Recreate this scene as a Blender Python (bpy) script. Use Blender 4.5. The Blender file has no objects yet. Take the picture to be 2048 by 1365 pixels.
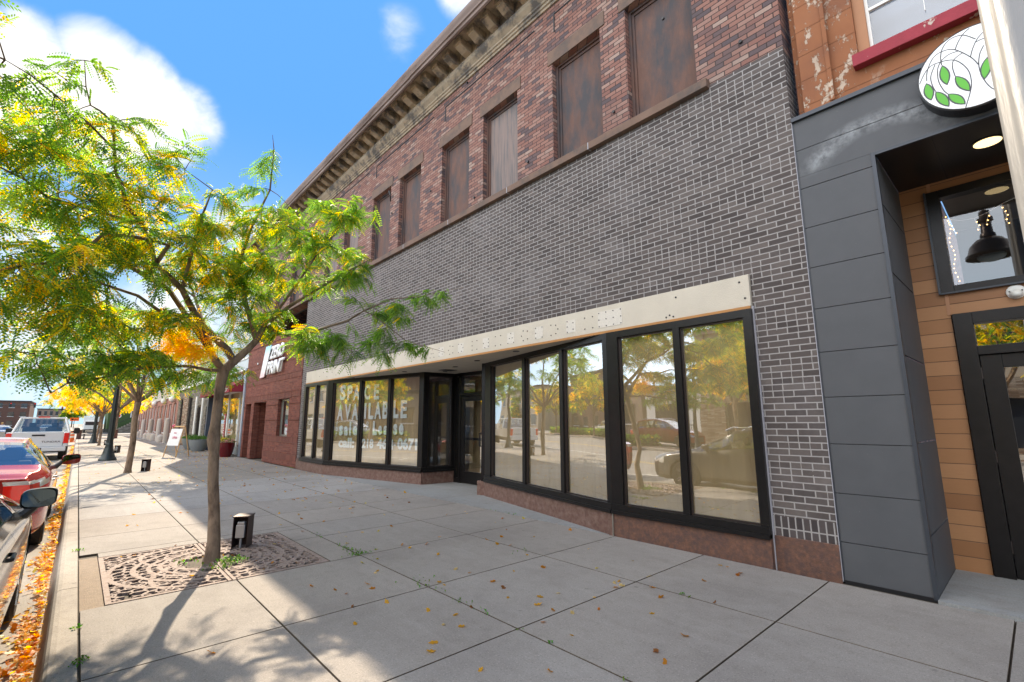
import bpy, math, random
import numpy as np
from mathutils import Vector, Matrix
C = bpy.context.scene.collection
R = math.radians
rng = random.Random(7)
H = 1.5
# ---------------------------------------------------------------- camera
F_, YAW, PIT, ROL = 943.6, 0.73636, 0.17044, -0.00253
_cp, _sp = math.cos(PIT), math.sin(PIT)
FW = Vector((-math.cos(YAW)*_cp, math.sin(YAW)*_cp, _sp))
_r0 = Vector((math.sin(YAW), math.cos(YAW), 0)); _u0 = _r0.cross(FW)
RT = _r0*math.cos(ROL)+_u0*math.sin(ROL); UP = -_r0*math.sin(ROL)+_u0*math.cos(ROL)
cam = bpy.data.cameras.new('camera'); co = bpy.data.objects.new('camera', cam); C.objects.link(co)
cam.sensor_width = 36; cam.lens = F_/2048*36; cam.clip_start = .05; cam.clip_end = 3000
co.matrix_world = Matrix(((RT.x, UP.x, -FW.x, 0), (RT.y, UP.y, -FW.y, 0), (RT.z, UP.z, -FW.z, H), (0, 0, 0, 1)))
bpy.context.scene.camera = co
def ray(px, py): return FW+RT*((px-1024)/F_)-UP*((py-682.5)/F_)
def at(px, py, d):            # a point of the place d metres away in the direction seen at (px, py)
    r = ray(px, py).normalized(); return Vector((0, 0, H))+r*d
def onY(px, py, Y):
    r = ray(px, py); return Vector((0, 0, H))+r*(Y/r.y)
# ---------------------------------------------------------------- helpers
class MB:
    def __init__(s): s.v = []; s.f = []
    def quad(s, a, b, c, d):
        n = len(s.v); s.v += [tuple(a), tuple(b), tuple(c), tuple(d)]; s.f.append((n, n+1, n+2, n+3)); return s
    def box(s, x0, x1, y0, y1, z0, z1):
        n = len(s.v)
        s.v += [(x, y, z) for z in (z0, z1) for y in (y0, y1) for x in (x0, x1)]
        s.f += [tuple(n+i for i in q) for q in ((0, 2, 3, 1), (4, 5, 7, 6), (0, 1, 5, 4), (2, 6, 7, 3), (0, 4, 6, 2), (1, 3, 7, 5))]
        return s
    def obox(s, p, u, w, l, z0, z1, t0, t1):
        # box along unit 2D u from p (length l), thickness t0..t1 along 2D w
        n = len(s.v)
        for z in (z0, z1):
            for t in (t0, t1):
                for a in (0, l):
                    s.v.append((p[0]+u[0]*a+w[0]*t, p[1]+u[1]*a+w[1]*t, z))
        s.f += [tuple(n+i for i in q) for q in ((0, 2, 3, 1), (4, 5, 7, 6), (0, 1, 5, 4), (2, 6, 7, 3), (0, 4, 6, 2), (1, 3, 7, 5))]
        return s
    def prism(s, poly, z0, z1):   # poly: xy list
        n = len(s.v); k = len(poly)
        s.v += [(x, y, z0) for x, y in poly]+[(x, y, z1) for x, y in poly]
        s.f.append(tuple(n+i for i in range(k))[::-1]); s.f.append(tuple(n+k+i for i in range(k)))
        for i in range(k): j = (i+1) % k; s.f.append((n+i, n+j, n+k+j, n+k+i))
        return s
    def extr(s, prof, x0, x1):    # prof: (y,z) list extruded along x
        n = len(s.v); k = len(prof)
        s.v += [(x0, y, z) for y, z in prof]+[(x1, y, z) for y, z in prof]
        s.f.append(tuple(n+i for i in range(k))); s.f.append(tuple(n+k+i for i in range(k))[::-1])
        for i in range(k): j = (i+1) % k; s.f.append((n+i, n+k+i, n+k+j, n+j))
        return s
    def tube(s, pts, rad, n=8, cap=True):
        pts = [Vector(p) for p in pts]; m = len(pts)
        if not hasattr(rad, '__len__'): rad = [rad]*m
        b = len(s.v); ref = None
        for i, p in enumerate(pts):
            t = (pts[min(i+1, m-1)]-pts[max(i-1, 0)])
            t = t.normalized() if t.length > 1e-9 else Vector((0, 0, 1))
            if ref is None:
                ref = Vector((0, 0, 1)) if abs(t.z) < .9 else Vector((1, 0, 0))
            a = ref-t*ref.dot(t)
            a = a.normalized() if a.length > 1e-6 else t.orthogonal().normalized()
            ref = a; c = t.cross(a)
            for k in range(n):
                an = 2*math.pi*k/n
                s.v.append(tuple(p+(a*math.cos(an)+c*math.sin(an))*rad[i]))
        for i in range(m-1):
            for k in range(n):
                k2 = (k+1) % n
                s.f.append((b+i*n+k, b+i*n+k2, b+(i+1)*n+k2, b+(i+1)*n+k))
        if cap:
            s.f.append(tuple(b+k for k in range(n))[::-1]); s.f.append(tuple(b+(m-1)*n+k for k in range(n)))
        return s
    def lathe(s, prof, c=(0, 0, 0), n=24, axis='z'):
        b = len(s.v); m = len(prof)
        for r, z in prof:
            for k in range(n):
                a = 2*math.pi*k/n; x, y = r*math.cos(a), r*math.sin(a)
                q = (x, y, z) if axis == 'z' else ((x, z, y) if axis == 'y' else (z, x, y))
                s.v.append((q[0]+c[0], q[1]+c[1], q[2]+c[2]))
        for i in range(m-1):
            for k in range(n):
                k2 = (k+1) % n
                s.f.append((b+i*n+k, b+i*n+k2, b+(i+1)*n+k2, b+(i+1)*n+k))
        s.f.append(tuple(b+k for k in range(n))[::-1]); s.f.append(tuple(b+(m-1)*n+k for k in range(n)))
        return s
    def ball(s, c, r, n=10, sq=1.0):
        pr = [(max(1e-4, r*math.cos(t)), r*sq*math.sin(t)) for t in [(-.5+i/(n//2+1))*math.pi for i in range(n//2+2)]]
        return s.lathe(pr, c, n)
def _link(me, name, mat, parent):
    o = bpy.data.objects.new(name, me); C.objects.link(o)
    if mat is not None: me.materials.append(mat)
    if parent is not None: o.parent = parent
    return o
ORG = {}
def origin(o):
    while o is not None:
        if o.name in ORG: return ORG[o.name]
        o = o.parent
    return (0, 0, 0)
def part(mb, name, mat, parent=None, smooth=False, bevel=0, label=None):
    ox, oy, oz = origin(parent)
    me = bpy.data.meshes.new(name)
    me.from_pydata([(x-ox, y-oy, z-oz) for x, y, z in mb.v], [], mb.f)
    if smooth: me.polygons.foreach_set('use_smooth', [True]*len(me.polygons))
    me.update()
    o = _link(me, name, mat, parent)
    if smooth:
        try: me.set_sharp_from_angle(angle=R(40))
        except Exception: pass
    if bevel:
        m = o.modifiers.new('b', 'BEVEL'); m.width = bevel; m.segments = 2; m.limit_method = 'ANGLE'
    if label: o['label'] = label
    return o
def npmesh(V, Fq, name, mat, parent=None, smooth=False, attr=None):
    me = bpy.data.meshes.new(name); nf, k = Fq.shape
    me.vertices.add(len(V)); me.vertices.foreach_set('co', V.astype(np.float32).ravel())
    me.loops.add(nf*k); me.loops.foreach_set('vertex_index', Fq.astype(np.int32).ravel())
    me.polygons.add(nf); me.polygons.foreach_set('loop_start', np.arange(0, nf*k, k, dtype=np.int32))
    me.update(calc_edges=True)
    me.polygons.foreach_set('use_smooth', np.full(nf, bool(smooth)))
    if attr is not None:
        a = me.attributes.new('tint', 'FLOAT_COLOR', 'FACE'); a.data.foreach_set('color', attr.astype(np.float32).ravel())
    return _link(me, name, mat, parent)
def thing(name, label, cat, loc=(0, 0, 0), rz=0, group=None, local=False):
    o = bpy.data.objects.new(name, None); C.objects.link(o)
    o.location = loc; o.rotation_euler = (0, 0, rz); o['label'] = label; o['category'] = cat
    o.empty_display_size = .1
    if group: o['group'] = group
    ORG[o.name] = (0, 0, 0) if local else tuple(loc)
    return o
def tag(o, label, cat, group=None):
    o['label'] = label; o['category'] = cat
    if group: o['group'] = group
    return o
def struct(o, kind='structure'): o['kind'] = kind; return o
def dup(root, loc, rz=None, label=None, scale=None):
    def cp(o, par):
        c = o.copy(); C.objects.link(c); c.parent = par
        for ch in list(o.children): cp(ch, c)
        return c
    kids = list(root.children)
    r = root.copy(); C.objects.link(r)
    for ch in kids: cp(ch, r)
    r.location = loc
    if rz is not None: r.rotation_euler = (0, 0, rz)
    if label: r['label'] = label
    if scale: r.scale = (scale,)*3 if not hasattr(scale, '__len__') else scale
    ORG[r.name] = (0, 0, 0)
    return r
def text(body, name, mat, parent, size, origin_, xdir, ydir, ext=.003, off=0, shear=0, spacing=1.0, sx=1.0):
    cu = bpy.data.curves.new(name, 'FONT'); cu.body = body; cu.size = size; cu.extrude = ext; cu.offset = off; cu.shear = shear
    cu.space_character = spacing; cu.resolution_u = 3
    t = bpy.data.objects.new(name, cu); C.objects.link(t)
    dg = bpy.context.evaluated_depsgraph_get(); dg.update()
    me = bpy.data.meshes.new_from_object(t.evaluated_get(dg)); bpy.data.objects.remove(t)
    xd = Vector(xdir).normalized(); yd = Vector(ydir).normalized(); zd = xd.cross(yd)
    ox, oy, oz = origin(parent)
    p = Vector(origin_)-Vector((ox, oy, oz))
    me.transform(Matrix(((xd.x*sx, yd.x, zd.x, p.x), (xd.y*sx, yd.y, zd.y, p.y), (xd.z*sx, yd.z, zd.z, p.z), (0, 0, 0, 1))))
    me.materials.clear(); me.name = name
    return _link(me, name, mat, parent)
# ---------------------------------------------------------------- materials
class NT:
    def __init__(s, name):
        s.m = bpy.data.materials.new(name); s.m.use_nodes = True; s.t = s.m.node_tree
        s.b = s.t.nodes['Principled BSDF']; s.out = s.t.nodes['Material Output']
    def n(s, typ, **kw):
        o = s.t.nodes.new(typ)
        for k, v in kw.items(): setattr(o, k, v)
        return o
    def l(s, a, b): s.t.links.new(a, b)
    def val(s, node, **kw):
        for k, v in kw.items(): node.inputs[k.replace('_', ' ')].default_value = v
        return node
    def math(s, op, a, b=None, c=None, clamp=False):
        o = s.n('ShaderNodeMath', operation=op); o.use_clamp = clamp
        for i, x in enumerate((a, b, c)):
            if x is None: continue
            if isinstance(x, (int, float)): o.inputs[i].default_value = x
            else: s.l(x, o.inputs[i])
        return o.outputs[0]
    def mix(s, fac, a, b, mode='MIX'):
        o = s.n('ShaderNodeMix', data_type='RGBA', blend_type=mode)
        for i, x in ((0, fac), (6, a), (7, b)):
            if isinstance(x, (int, float)): o.inputs[i].default_value = x
            elif isinstance(x, (tuple, list)): o.inputs[i].default_value = (*x[:3], 1)
            else: s.l(x, o.inputs[i])
        return o.outputs[2]
    def coord(s, kind='Object'): return s.n('ShaderNodeTexCoord').outputs[kind]
    def map(s, vec, scale=(1, 1, 1)):
        o = s.n('ShaderNodeMapping'); s.l(vec, o.inputs[0]); o.inputs['Scale'].default_value = scale; return o.outputs[0]
    def noise(s, vec, scale, detail=4, rough=.55, dist=0):
        o = s.n('ShaderNodeTexNoise'); s.l(vec, o.inputs['Vector']); s.val(o, Scale=scale, Detail=detail, Roughness=rough, Distortion=dist); return o.outputs[0]
    def ramp(s, fac, stops, interp='LINEAR'):
        o = s.n('ShaderNodeValToRGB'); s.l(fac, o.inputs[0]); cr = o.color_ramp; cr.interpolation = interp
        while len(cr.elements) < len(stops): cr.elements.new(.5)
        for e, (p, c) in zip(cr.elements, stops):
            e.position = p; e.color = (c, c, c, 1) if isinstance(c, (int, float)) else (*c[:3], 1)
        return o.outputs[0]
    def bump(s, h, strength=.3, dist=.01):
        o = s.n('ShaderNodeBump'); s.l(h, o.inputs['Height']); s.val(o, Strength=strength, Distance=dist); s.l(o.outputs[0], s.b.inputs['Normal'])
    def set(s, col=None, rough=None, metal=None, spec=None):
        b = s.b
        for k, v in (('Base Color', col), ('Roughness', rough), ('Metallic', metal), ('Specular IOR Level', spec)):
            if v is None: continue
            if isinstance(v, (int, float)): b.inputs[k].default_value = v
            elif isinstance(v, (tuple, list)): b.inputs[k].default_value = (*v[:3], 1)
            else: s.l(v, b.inputs[k])
        return s
def M(name, col, rough=.6, metal=0, var=.12, scale=6, bump=.0, bscale=None, coat=0, stretch=(1, 1, 1), spec=.5, col2=None, c2=(.45, .65)):
    t = NT(name); v = t.map(t.coord(), stretch)
    nz = t.noise(v, scale, 6, .6)
    c = t.mix(nz, tuple(x*(1-var) for x in col), tuple(min(1, x*(1+var)) for x in col))
    if col2 is not None:
        n2 = t.noise(v, scale*.6+.1, 5, .65); f = t.ramp(n2, [(c2[0], 0), (c2[1], 1)]); c = t.mix(f, c, col2)
    t.set(c, rough, metal, spec)
    if bump: t.bump(t.noise(v, bscale or scale*6, 4), bump, .01)
    if coat: t.b.inputs['Coat Weight'].default_value = coat; t.b.inputs['Coat Roughness'].default_value = .04
    return t.m
def brick(name, stops, mortar, ms=.005, bw=.2032, rh=.0677, bump=.5, stain=None, soldier=False, off=.5, rough=.85, jit=.004, headers=0):
    t = NT(name); c = t.coord(); sp = t.n('ShaderNodeSeparateXYZ'); t.l(c, sp.inputs[0])
    hx = t.math('ADD', sp.outputs[0], sp.outputs[1])
    cb = t.n('ShaderNodeCombineXYZ')
    if soldier: t.l(sp.outputs[2], cb.inputs[0]); t.l(hx, cb.inputs[1])
    else: t.l(hx, cb.inputs[0]); t.l(sp.outputs[2], cb.inputs[1])
    w = t.n('ShaderNodeTexNoise'); t.l(cb.outputs[0], w.inputs['Vector']); t.val(w, Scale=22., Detail=2.)
    va = t.n('ShaderNodeVectorMath', operation='SUBTRACT'); t.l(w.outputs['Color'], va.inputs[0]); va.inputs[1].default_value = (.5, .5, .5)
    vs = t.n('ShaderNodeVectorMath', operation='SCALE'); t.l(va.outputs[0], vs.inputs[0]); vs.inputs['Scale'].default_value = jit
    vv = t.n('ShaderNodeVectorMath', operation='ADD'); t.l(cb.outputs[0], vv.inputs[0]); t.l(vs.outputs[0], vv.inputs[1])
    b = t.n('ShaderNodeTexBrick'); t.l(vv.outputs[0], b.inputs['Vector']); b.offset = 0 if soldier else off
    t.val(b, Scale=1., Mortar_Size=ms, Mortar_Smooth=.4, Bias=0., Brick_Width=bw, Row_Height=rh)
    b.inputs['Color1'].default_value = (0, 0, 0, 1); b.inputs['Color2'].default_value = (1, 1, 1, 1); b.inputs['Mortar'].default_value = (.5, .5, .5, 1)
    bf = b.outputs['Fac']
    if headers:   # scattered bricks laid as two headers
        b2 = t.n('ShaderNodeTexBrick'); t.l(vv.outputs[0], b2.inputs['Vector']); b2.offset = 0
        t.val(b2, Scale=1., Mortar_Size=ms, Mortar_Smooth=.4, Bias=0., Brick_Width=bw/2, Row_Height=rh)
        row = t.math('FLOOR', t.math('DIVIDE', sp.outputs[2], rh)); par = t.math('MULTIPLY', t.math('FRACT', t.math('MULTIPLY', row, .5)), 1.0)
        cell = t.math('FLOOR', t.math('ADD', t.math('DIVIDE', hx, bw), par)); cv = t.n('ShaderNodeCombineXYZ'); t.l(cell, cv.inputs[0]); t.l(t.math('FLOOR', t.math('DIVIDE', row, 2.0)), cv.inputs[1])
        wn = t.n('ShaderNodeTexWhiteNoise', noise_dimensions='2D'); t.l(cv.outputs[0], wn.inputs['Vector'])
        mk = t.math('GREATER_THAN', t.math('ADD', wn.outputs[0], t.math('MULTIPLY', t.noise(c, 1.6, 3), .5)), 1.25-headers)
        bf = t.math('MAXIMUM', bf, t.math('MULTIPLY', b2.outputs['Fac'], mk))
    col = t.ramp(b.outputs['Color'], stops)
    nz = t.noise(c, 45, 4, .7); col = t.mix(.35, col, t.mix(nz, (.25, .25, .25), (1, 1, 1)), 'MULTIPLY') if False else t.mix(t.math('MULTIPLY', nz, .45), col, (.02, .02, .02))
    big = t.noise(c, .9, 6, .6)
    mo = t.mix(t.noise(c, 7, 4), tuple(x*.75 for x in mortar), mortar)
    col = t.mix(bf, col, mo)
    if stain:
        f = t.ramp(big, [(.5, 0), (.72, stain[1])]); f2 = t.math('MULTIPLY', f, t.noise(c, 14, 5, .7)); col = t.mix(f2, col, stain[0])
    t.set(col, rough, 0, .3)
    hgt = t.math('MULTIPLY_ADD', nz, .25, t.math('SUBTRACT', 1.0, bf))
    t.bump(hgt, bump, .008)
    return t.m
K = {}
K['dbrick'] = brick('dark_brick', [(0, (.072, .058, .056)), (.35, (.10, .082, .078)), (.7, (.118, .096, .091)), (1, (.155, .13, .122))], (.36, .34, .335), ms=.0078, stain=((.36, .34, .35), .35), headers=.12)
K['dsold'] = brick('dark_soldier_brick', [(0, (.055, .045, .047)), (.5, (.08, .065, .065)), (1, (.11, .09, .09))], (.36, .34, .335), ms=.0085, soldier=True)
K['rbrick'] = brick('old_red_brick', [(0, (.12, .09, .10)), (.14, (.17, .11, .11)), (.3, (.29, .135, .11)), (.6, (.35, .175, .14)), (.88, (.39, .225, .185)), (1, (.44, .32, .27))], (.045, .035, .035), ms=.0065, rh=.0677, bump=.7, stain=((.10, .08, .08), .6))
K['zbrick'] = brick('tenant_red_brick', [(0, (.17, .045, .032)), (.5, (.23, .065, .045)), (1, (.3, .09, .06))], (.2, .12, .1), ms=.005, stain=((.12, .07, .06), .5))
K['zsold'] = brick('tenant_soldier_brick', [(0, (.15, .04, .03)), (.5, (.2, .06, .042)), (1, (.26, .08, .055))], (.2, .12, .1), ms=.005, soldier=True)
K['pbrick'] = brick('pink_brick', [(0, (.34, .14, .1)), (.5, (.42, .19, .15)), (1, (.5, .25, .2))], (.4, .3, .27))
K['ledge'] = brick('ledge_stone', [(0, (.2, .13, .09)), (.35, (.33, .22, .15)), (.7, (.42, .33, .25)), (1, (.55, .47, .38))], (.1, .07, .05), ms=.006, bw=.42, rh=.075, bump=1, jit=.03)
K['gledge'] = brick('grey_ledge_stone', [(0, (.13, .11, .09)), (.5, (.23, .2, .16)), (1, (.33, .3, .25))], (.06, .05, .05), ms=.006, bw=.36, rh=.09, bump=1, jit=.03)
K['stucco'] = M('cream_stucco', (.55, .50, .42), .9, var=.12, scale=3, bump=.5, bscale=120)
K['ghost'] = M('pale_sign_ghost', (.6, .56, .5), .9, var=.25, scale=60)
K['hole'] = M('bolt_hole', (.03, .03, .035), .9)
K['frame'] = M('bronze_frame', (.02, .0185, .019), .32, .6, var=.3, scale=9, bump=.05)
K['frame2'] = M('bronze_frame_worn', (.045, .034, .032), .42, .5, var=.35, scale=3, stretch=(1, 1, .2))
K['bare'] = M('bare_aluminium', (.4, .38, .34), .4, .9)
K['granite'] = M('brown_granite', (.13, .065, .05), .55, var=.6, scale=22, col2=(.23, .15, .125), c2=(.42, .75), bump=.15, bscale=90)
K['granite2'] = M('rust_stained_granite', (.15, .07, .045), .6, var=.7, scale=26, col2=(.065, .04, .04), c2=(.38, .72), bump=.4, bscale=90)
K['caulk'] = M('grey_caulk', (.36, .36, .4), .8, scale=30)
K['wood'] = M('weathered_board', (.13, .066, .05), .8, var=.4, scale=2.6, stretch=(2.6, 2.6, .9), col2=(.055, .05, .056), c2=(.38, .62), bump=.4, bscale=14)
K['wood2'] = M('greyed_board', (.22, .165, .15), .8, var=.35, scale=2.2, stretch=(16, 16, .8), col2=(.12, .115, .12), c2=(.46, .62), bump=.4, bscale=14)
K['bstone'] = M('brown_sandstone', (.17, .105, .078), .85, var=.3, scale=4, col2=(.10, .075, .065), bump=.3, bscale=40)
K['cornice'] = M('weathered_cornice_stone', (.40, .32, .235), .9, var=.35, scale=5, col2=(.13, .115, .105), c2=(.47, .6), bump=.4, bscale=25)
K['gutter'] = M('rusty_gutter', (.21, .15, .13), .7, .1, var=.25, scale=3, stretch=(.4, 2, 2), col2=(.10, .06, .045), bump=.1)
K['panel'] = None
K['wsign'] = M('sign_white', (.86, .88, .9), .35, var=.02)
K['black'] = M('black_trim', (.012, .012, .014), .4)
K['dark'] = M('dark_interior', (.018, .017, .017), .8)
K['white'] = M('white_paint', (.8, .8, .78), .5, var=.05)
K['maroon'] = M('maroon_canvas', (.26, .02, .035), .8)
K['wine'] = M('glazed_wine_pot', (.12, .006, .01), .2)
K['greypot'] = M('grey_pot', (.2, .22, .23), .6)
K['soil'] = M('soil', (.15, .105, .075), .95, var=.4, scale=60, bump=.8)
K['siding'] = M('pale_metal_siding', (.55, .58, .6), .45, .3, var=.08, scale=2)
K['blueg'] = M('blue_grey_post', (.3, .35, .42), .5)
K['rubber'] = M('tyre_rubber', (.022, .021, .021), .75, var=.2, scale=40, bump=.2)
K['alloy'] = M('alloy_wheel', (.5, .5, .52), .25, .9)
K['chrome'] = M('chrome_trim', (.7, .7, .72), .12, 1)
K['brownbox'] = M('brown_steel', (.06, .038, .035), .5, .4, var=.3, scale=20)
K['outlet'] = M('grey_outlet_cover', (.4, .42, .44), .35, .5)
K['iron'] = M('rusted_cast_iron', (.30, .235, .205), .8, .05, var=.25, scale=25, col2=(.22, .15, .125), bump=.4, bscale=150)
K['lampost'] = M('dark_green_post', (.035, .045, .045), .35, .4, var=.2)
K['orange'] = M('construction_orange', (.85, .16, .02), .5)
K['easel'] = M('easel_wood', (.55, .33, .15), .6, var=.2, scale=10, stretch=(4, 4, 1))
K['bark'] = M('grey_brown_bark', (.26, .185, .13), .9, var=.35, scale=14, stretch=(1, 1, .35), col2=(.10, .065, .045), bump=1.0, bscale=38)
K['twig'] = M('twig_bark', (.12, .075, .045), .85)
K['alupole'] = M('galvanised_pole', (.22, .225, .235), .45, .4, var=.25, scale=7, stretch=(1, 1, .15), bump=.15, bscale=90)
K['stcol'] = M('pale_concrete', (.5, .46, .42), .85, var=.12, scale=8, bump=.2)
K['beige'] = M('beige_render', (.5, .42, .32), .85, var=.08, scale=4)
K['taupe'] = M('taupe_render', (.3, .22, .18), .85, var=.08, scale=4)
K['redbrn'] = brick('far_brown_brick', [(0, (.1, .045, .035)), (1, (.2, .09, .065))], (.16, .12, .1))
K['roofing'] = M('dark_roofing', (.05, .05, .055), .9)
def leafmat(name):
    t = NT(name); a = t.n('ShaderNodeAttribute', attribute_name='tint')
    t.set(a.outputs['Color'], .45, 0, .35)
    tr = t.n('ShaderNodeBsdfTranslucent')
    hs = t.n('ShaderNodeHueSaturation'); t.val(hs, Saturation=1.15, Value=1.6, Fac=1.); t.l(a.outputs['Color'], hs.inputs['Color']); t.l(hs.outputs[0], tr.inputs[0])
    mx = t.n('ShaderNodeMixShader'); mx.inputs[0].default_value = .58
    t.l(t.b.outputs[0], mx.inputs[1]); t.l(tr.outputs[0], mx.inputs[2]); t.l(mx.outputs[0], t.out.inputs[0]); return t.m
K['leaf'] = leafmat('honey_locust_leaf')
def paneMat(name, gl=.3, tint=(.9, .93, .92), wav=.02):
    t = NT(name); g = t.n('ShaderNodeBsdfGlossy'); g.inputs['Roughness'].default_value = .012; g.inputs[0].default_value = (.95, .97, 1, 1)
    tr = t.n('ShaderNodeBsdfTransparent'); tr.inputs[0].default_value = (*tint, 1)
    ge = t.n('ShaderNodeNewGeometry'); dt_ = t.n('ShaderNodeVectorMath', operation='DOT_PRODUCT'); t.l(ge.outputs['Normal'], dt_.inputs[0]); t.l(ge.outputs['Incoming'], dt_.inputs[1])
    om = t.math('SUBTRACT', 1.0, t.math('ABSOLUTE', dt_.outputs['Value']), clamp=True); fr = t.math('POWER', om, 4.5)
    f = t.math('MULTIPLY', t.math('MULTIPLY_ADD', fr, 1-gl, gl), t.math('SUBTRACT', 1.0, ge.outputs['Backfacing']))
    tb = t.mix(ge.outputs['Backfacing'], tint, (1, 1, 1)); t.l(tb, tr.inputs[0])
    mx = t.n('ShaderNodeMixShader'); t.l(f, mx.inputs[0]); t.l(tr.outputs[0], mx.inputs[1]); t.l(g.outputs[0], mx.inputs[2]); t.l(mx.outputs[0], t.out.inputs[0])
    if wav:
        b = t.n('ShaderNodeBump'); t.l(t.noise(t.coord(), 1.3, 1), b.inputs['Height']); t.val(b, Strength=wav, Distance=.1); t.l(b.outputs[0], g.inputs['Normal'])
    return t.m
K['pane'] = paneMat('storefront_glass', .40, (1, 1, 1))
K['pane2'] = paneMat('clear_glass', .13, (1, 1, 1), 0)
K['carglass'] = paneMat('car_glass', .22, (.45, .5, .48), 0)
K['paper'] = M('kraft_paper_blind', (.52, .385, .20), .9, var=.2, scale=2, stretch=(3, 3, .5), bump=.1, bscale=6)
K['paint'] = M('mint_window_paint', (.82, .93, .88), .8, var=.12, scale=30)
def emis(name, col, s):
    t = NT(name); t.b.inputs['Emission Color'].default_value = (*col, 1); t.b.inputs['Emission Strength'].default_value = s; t.set(col); return t.m
K['lampon'] = emis('lit_lamp', (1, .78, .42), .9)
K['bulb'] = emis('string_bulb', (1, .55, .2), 3)
def planks():
    t = NT('cedar_planks'); c = t.coord(); sp = t.n('ShaderNodeSeparateXYZ'); t.l(c, sp.inputs[0])
    zz = t.math('DIVIDE', sp.outputs[2], .152); row = t.math('FLOOR', zz); fr = t.math('FRACT', zz)
    wn = t.n('ShaderNodeTexWhiteNoise', noise_dimensions='1D'); t.l(row, wn.inputs['W'])
    col = t.ramp(wn.outputs[0], [(0, (.32, .145, .062)), (.5, (.41, .195, .085)), (1, (.49, .25, .12))])
    g = t.noise(t.map(c, (1.5, 1.5, 40)), 6, 5, .7); col = t.mix(t.math('MULTIPLY', g, .4), col, (.12, .05, .02))
    gap = t.ramp(fr, [(.0, 1), (.035, 0), (.965, 0), (1, 1)]); col = t.mix(gap, col, (.03, .015, .01)); t.set(col, .55)
    t.bump(t.math('SUBTRACT', 1, gap), .5, .006); return t.m
K['planks'] = planks()
def panelm():
    t = NT('charcoal_fibre_panel'); c = t.coord()
    nz = t.noise(c, 4, 5, .6); col = t.mix(nz, (.062, .066, .074), (.086, .09, .10))
    # chalky wipe mark of a removed sign on the header panel
    mp = t.n('ShaderNodeMapping'); t.l(c, mp.inputs[0]); mp.inputs['Location'].default_value = (0, 0, 0)
    sp = t.n('ShaderNodeSeparateXYZ'); t.l(c, sp.inputs[0])
    dx = t.math('DIVIDE', t.math('SUBTRACT', sp.outputs[0], -.72), .78); dz = t.math('DIVIDE', t.math('SUBTRACT', sp.outputs[2], 4.02), .56)
    rr = t.math('SQRT', t.math('ADD', t.math('MULTIPLY', dx, dx), t.math('MULTIPLY', dz, dz)))
    ring = t.math('MULTIPLY', t.ramp(t.math('ABSOLUTE', t.math('SUBTRACT', rr, .8)), [(0, 1), (.22, 0)]), t.ramp(t.math('MULTIPLY_ADD', sp.outputs[2], 1.0, -4.0), [(.1, 0), (.25, 1)]))
    f = t.math('MULTIPLY', ring, t.ramp(t.noise(c, 9, 6, .7), [(.36, 0), (.62, .8)]))
    spk = t.ramp(t.noise(c, 60, 2), [(.74, 0), (.78, .4)])
    col = t.mix(f, col, (.3, .32, .34)); col = t.mix(spk, col, (.2, .2, .2)); t.set(col, .6, 0, .4); return t.m
K['panel'] = panelm()
def paintcar(name, col, met=.3, rough=.25):
    return M(name, col, rough, met, var=.03, coat=1)
K['redcar'] = paintcar('red_car_paint', (.42, .02, .015)); K['darkcar'] = paintcar('charcoal_car_paint', (.10, .10, .105), .6, .3)
K['whitecar'] = paintcar('white_car_paint', (.72, .72, .71), 0, .3); K['silver'] = paintcar('silver_car_paint', (.4, .41, .43), .7)
K['taill'] = M('red_lamp_lens', (.8, .02, .012), .15, coat=1); K['clearl'] = M('clear_lamp_lens', (.7, .7, .7), .15, .3, coat=1)
# ================================================================ ground, kerb, paving
def concrete(name, a, b, speck=.5, warm=0):
    t = NT(name); c = t.coord()
    at_ = t.n('ShaderNodeAttribute', attribute_name='tint')
    n1 = t.noise(c, 1.6, 8, .7); n2 = t.noise(c, 220, 3, .6); n3 = t.noise(c, 9, 5, .7)
    col = t.mix(n1, a, b); col = t.mix(t.ramp(n2, [(.35, speck), (.52, 0)]), col, (.10, .09, .085))
    col = t.mix(t.ramp(n3, [(.5, 0), (.7, .4)]), col, (.2, .18, .16))
    st = t.ramp(t.noise(c, .8, 8, .75), [(.47, 0), (.62, .42)]); col = t.mix(st, col, (.16, .14, .13))
    sc_ = t.noise(t.map(c, (1, 1, 1)), 75, 2, .5); col = t.mix(t.ramp(sc_, [(.3, .5), (.42, 0), (.6, 0), (.72, .35)]), col, t.mix(t.ramp(sc_, [(.49, 0), (.51, 1)]), (.13, .115, .105), (.55, .5, .45)))
    vo = t.n('ShaderNodeTexVoronoi'); t.l(c, vo.inputs['Vector']); vo.inputs['Scale'].default_value = 3.1; gum = t.math('MULTIPLY', t.ramp(vo.outputs['Distance'], [(.05, .5), (.075, 0)]), t.ramp(n1, [(.45, 0), (.5, 1)])); col = t.mix(gum, col, (.12, .105, .095))
    wd_ = t.noise(t.map(c, (.35, 2.5, 1)), 2.2, 6, .7); col = t.mix(t.ramp(wd_, [(.52, 0), (.72, .16)]), col, (.46, .43, .40))
    col = t.mix(1.0, col, at_.outputs['Color'], 'MULTIPLY') if name == 'slab_concrete' else col
    t.set(col, .88, 0, .3); t.bump(t.math('ADD', n2, n3), .25, .004); return t.m
K['slab'] = concrete('slab_concrete', (.27, .245, .225), (.37, .34, .31), .55)
K['kerb'] = concrete('kerb_concrete', (.36, .32, .28), (.46, .42, .37), .5)
K['road'] = concrete('road_concrete', (.27, .25, .225), (.36, .33, .295), .3)
K['entry'] = concrete('entry_concrete', (.22, .23, .235), (.31, .32, .32), .1)
K['joint'] = M('joint_dirt', (.11, .09, .07), .95, var=.4, scale=30)
K['ground'] = M('ground_earth', (.22, .19, .15), .95, var=.2, scale=.3)
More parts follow.
